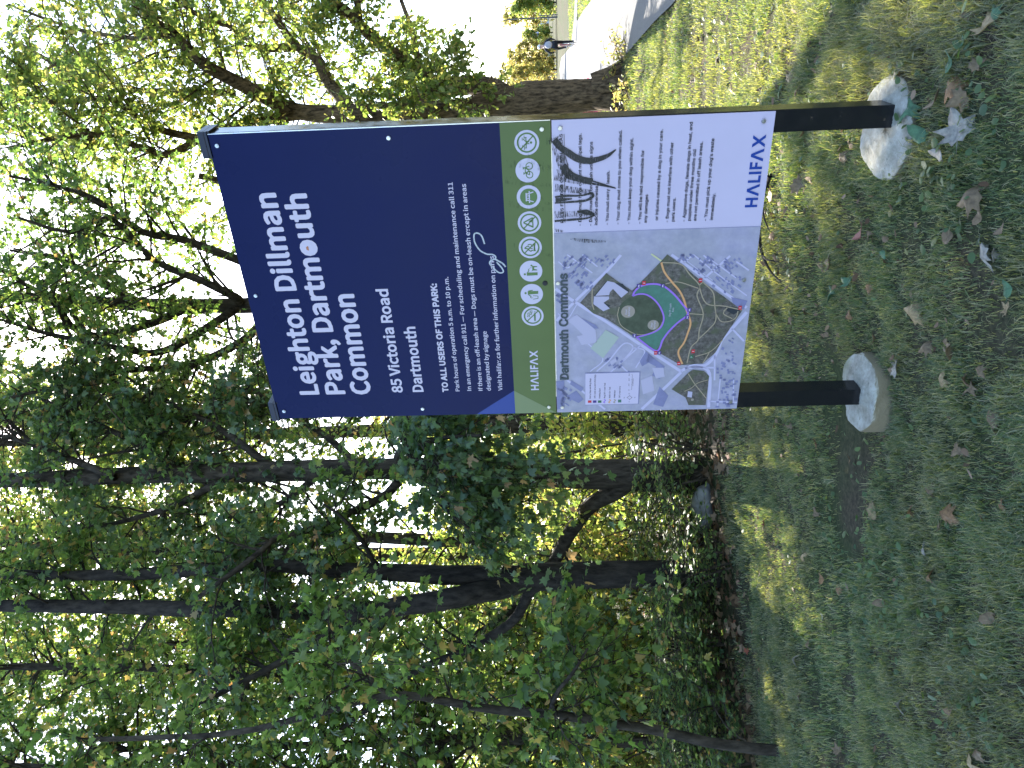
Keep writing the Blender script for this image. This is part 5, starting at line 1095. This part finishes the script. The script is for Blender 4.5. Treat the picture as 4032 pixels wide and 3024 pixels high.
TN = {'brown': tone('brown_leaf', (.16, .11, .06)), 'pale': tone('pale_leaf', (.27, .245, .20)), 'tan': tone('tan_leaf', (.28, .20, .10)), 'rust': tone('rust_leaf', (.21, .115, .05)), 'red': tone('red_leaf', (.24, .09, .07)), 'green': tone('green_leaf', (.07, .14, .07))}
ME = {}
for tn in TN:
    for j, (kd, cu, ro) in enumerate((('maple', .5, .3), ('maple', -.5, -.5), ('oval', .6, .9), ('maple', .2, -.8))):
        o_ = mesh_bm('fallen_leaf', curled(kd, cu, ro, j), TN[tn], None, True); ME[tn, j] = o_.data; bpy.data.objects.remove(o_)
def fallen(px, size, tn, j, lab, grp, tilt=.35, lift=.03):
    p = on_ground(*px) if len(px) == 2 else np.array(px); o_ = link(bpy.data.objects.new('fallen_leaf', ME[tn, j])); o_.location = (p[0], p[1], float(gz(p[0], p[1])) + lift); o_.scale = (size,) * 3
    o_.rotation_euler = (rng.normal() * tilt, rng.normal() * tilt, rng.random() * TAU); tag(o_, lab, 'leaf', grp); return o_
G_ = 'fallen leaves lying on the grass'
for px, size, tn, j, lab in (((2090, 268), .105, 'pale', 0, 'large pale grey maple leaf below the right footing'), ((1878, 502), .085, 'red', 2, 'pinkish red curled leaf alone between the two posts'), ((2112, 424), .10, 'brown', 1, 'dark brown curled maple leaf at the lower lawn left of the pale one'), ((2045, 215), .085, 'brown', 2, 'brown rolled leaf right of the large pale one'), ((2085, 195), .09, 'rust', 1, 'rust coloured leaf near the lower right corner'), ((1955, 150), .07, 'pale', 3, 'folded whitish leaf just right of the right footing'), ((2150, 560), .085, 'pale', 1, 'pale curled leaf at the bottom edge midway'), ((1905, 1108), .085, 'tan', 0, 'tan maple leaf on bare soil left of the left footing'), ((1748, 398), .09, 'brown', 0, 'brown maple leaf just left of the right post foot'), ((1985, 675), .09, 'tan', 1, 'tan leaf resting in a dry patch right of the left footing'), ((1735, 200), .07, 'red', 1, 'reddish leaf in the sunny grass near the oak'), ((2010, 290), .085, 'green', 2, 'green fallen leaf against the right footing'), ((2160, 900), .09, 'brown', 1, 'brown leaf at the bottom edge below the left post'), ((1975, 240), .09, 'green', 3, 'dull green leaf in front of the right post'), ((1660, 1135), .07, 'red', 0, 'small red leaf on the wood floor under the crossing limb'), ((2075, 1120), .08, 'rust', 3, 'rust leaf alone on the lower lawn at left')):
    fallen(px, size, tn, j, lab, G_)
k_ = 0
while k_ < 120:
    X, Y = 1480 + 730 * rng.random() ** 1.2, 10 + 1640 * rng.random()
    if rng.random() > (.8 if Y < 700 else .45): continue
    p = on_ground(X, Y)
    if p[1] > 11 or bool(inpath(p[0], p[1])) or min(np.hypot(*(p[:2] - FT1)), np.hypot(*(p[:2] - FT2))) < .2: continue
    tn = ['brown', 'brown', 'tan', 'pale', 'brown', 'rust', 'green'][int(rng.random() * 7)]
    fallen(p, .035 + .04 * rng.random(), tn, int(rng.random() * 4), 'small dry fallen leaf, one of many scattered over the lawn', 'small dry leaves scattered over the lawn'); k_ += 1

# thin fallen branch behind the sign, and a stone at the wood edge
T = Tree(); pts = [on_ground(*q) + [0, 0, .035] for q in ((1678, 379), (1658, 433), (1655, 510), (1662, 552), (1680, 587), (1702, 608))]
T.tube(cat3(pts, 30), np.linspace(.014, .004, 30), 7, .1); q0 = pts[2]; T.tube(cat3([pts[1], on_ground(1672, 470) + [0, 0, .05], on_ground(1680, 500) + [0, 0, .04]], 10), np.linspace(.008, .003, 10), 5); T.tube(cat3([pts[3], on_ground(1682, 560) + [0, 0, .06], on_ground(1700, 565) + [0, 0, .04]], 10), np.linspace(.007, .003, 10), 5)
o_ = mesh_np('fallen_branch', np.concatenate(T.V) - pts[0], np.concatenate(T.F), M_BARK_DARK, None, True, 4); o_.location = tuple(pts[0]); tag(o_, 'thin dark fallen branch curving over the grass behind the sign', 'branch')
p = on_ground(1535, 1095); bm = bmesh.new(); bmesh.ops.create_icosphere(bm, subdivisions=4, radius=1)
for v in bm.verts:
    c_ = v.co.copy(); k2 = 1 + .12 * math.sin(3 * c_.x + 2 * c_.y) + .1 * math.sin(5 * c_.y - 3 * c_.z) + .05 * math.sin(11 * c_.x + 7 * c_.z); v.co = Vector((c_.x * .20 * k2, c_.y * .14 * k2, c_.z * .12 * k2))
o_ = mesh_bm('stone', bm, plain('grey_stone', (.16, .16, .155), .9, .2, vary=.4, vscale=9), None, True); o_.location = (p[0], p[1], float(gz(p[0], p[1])) + .05); tag(o_, 'rounded grey stone on the wood floor between the front maples', 'stone')
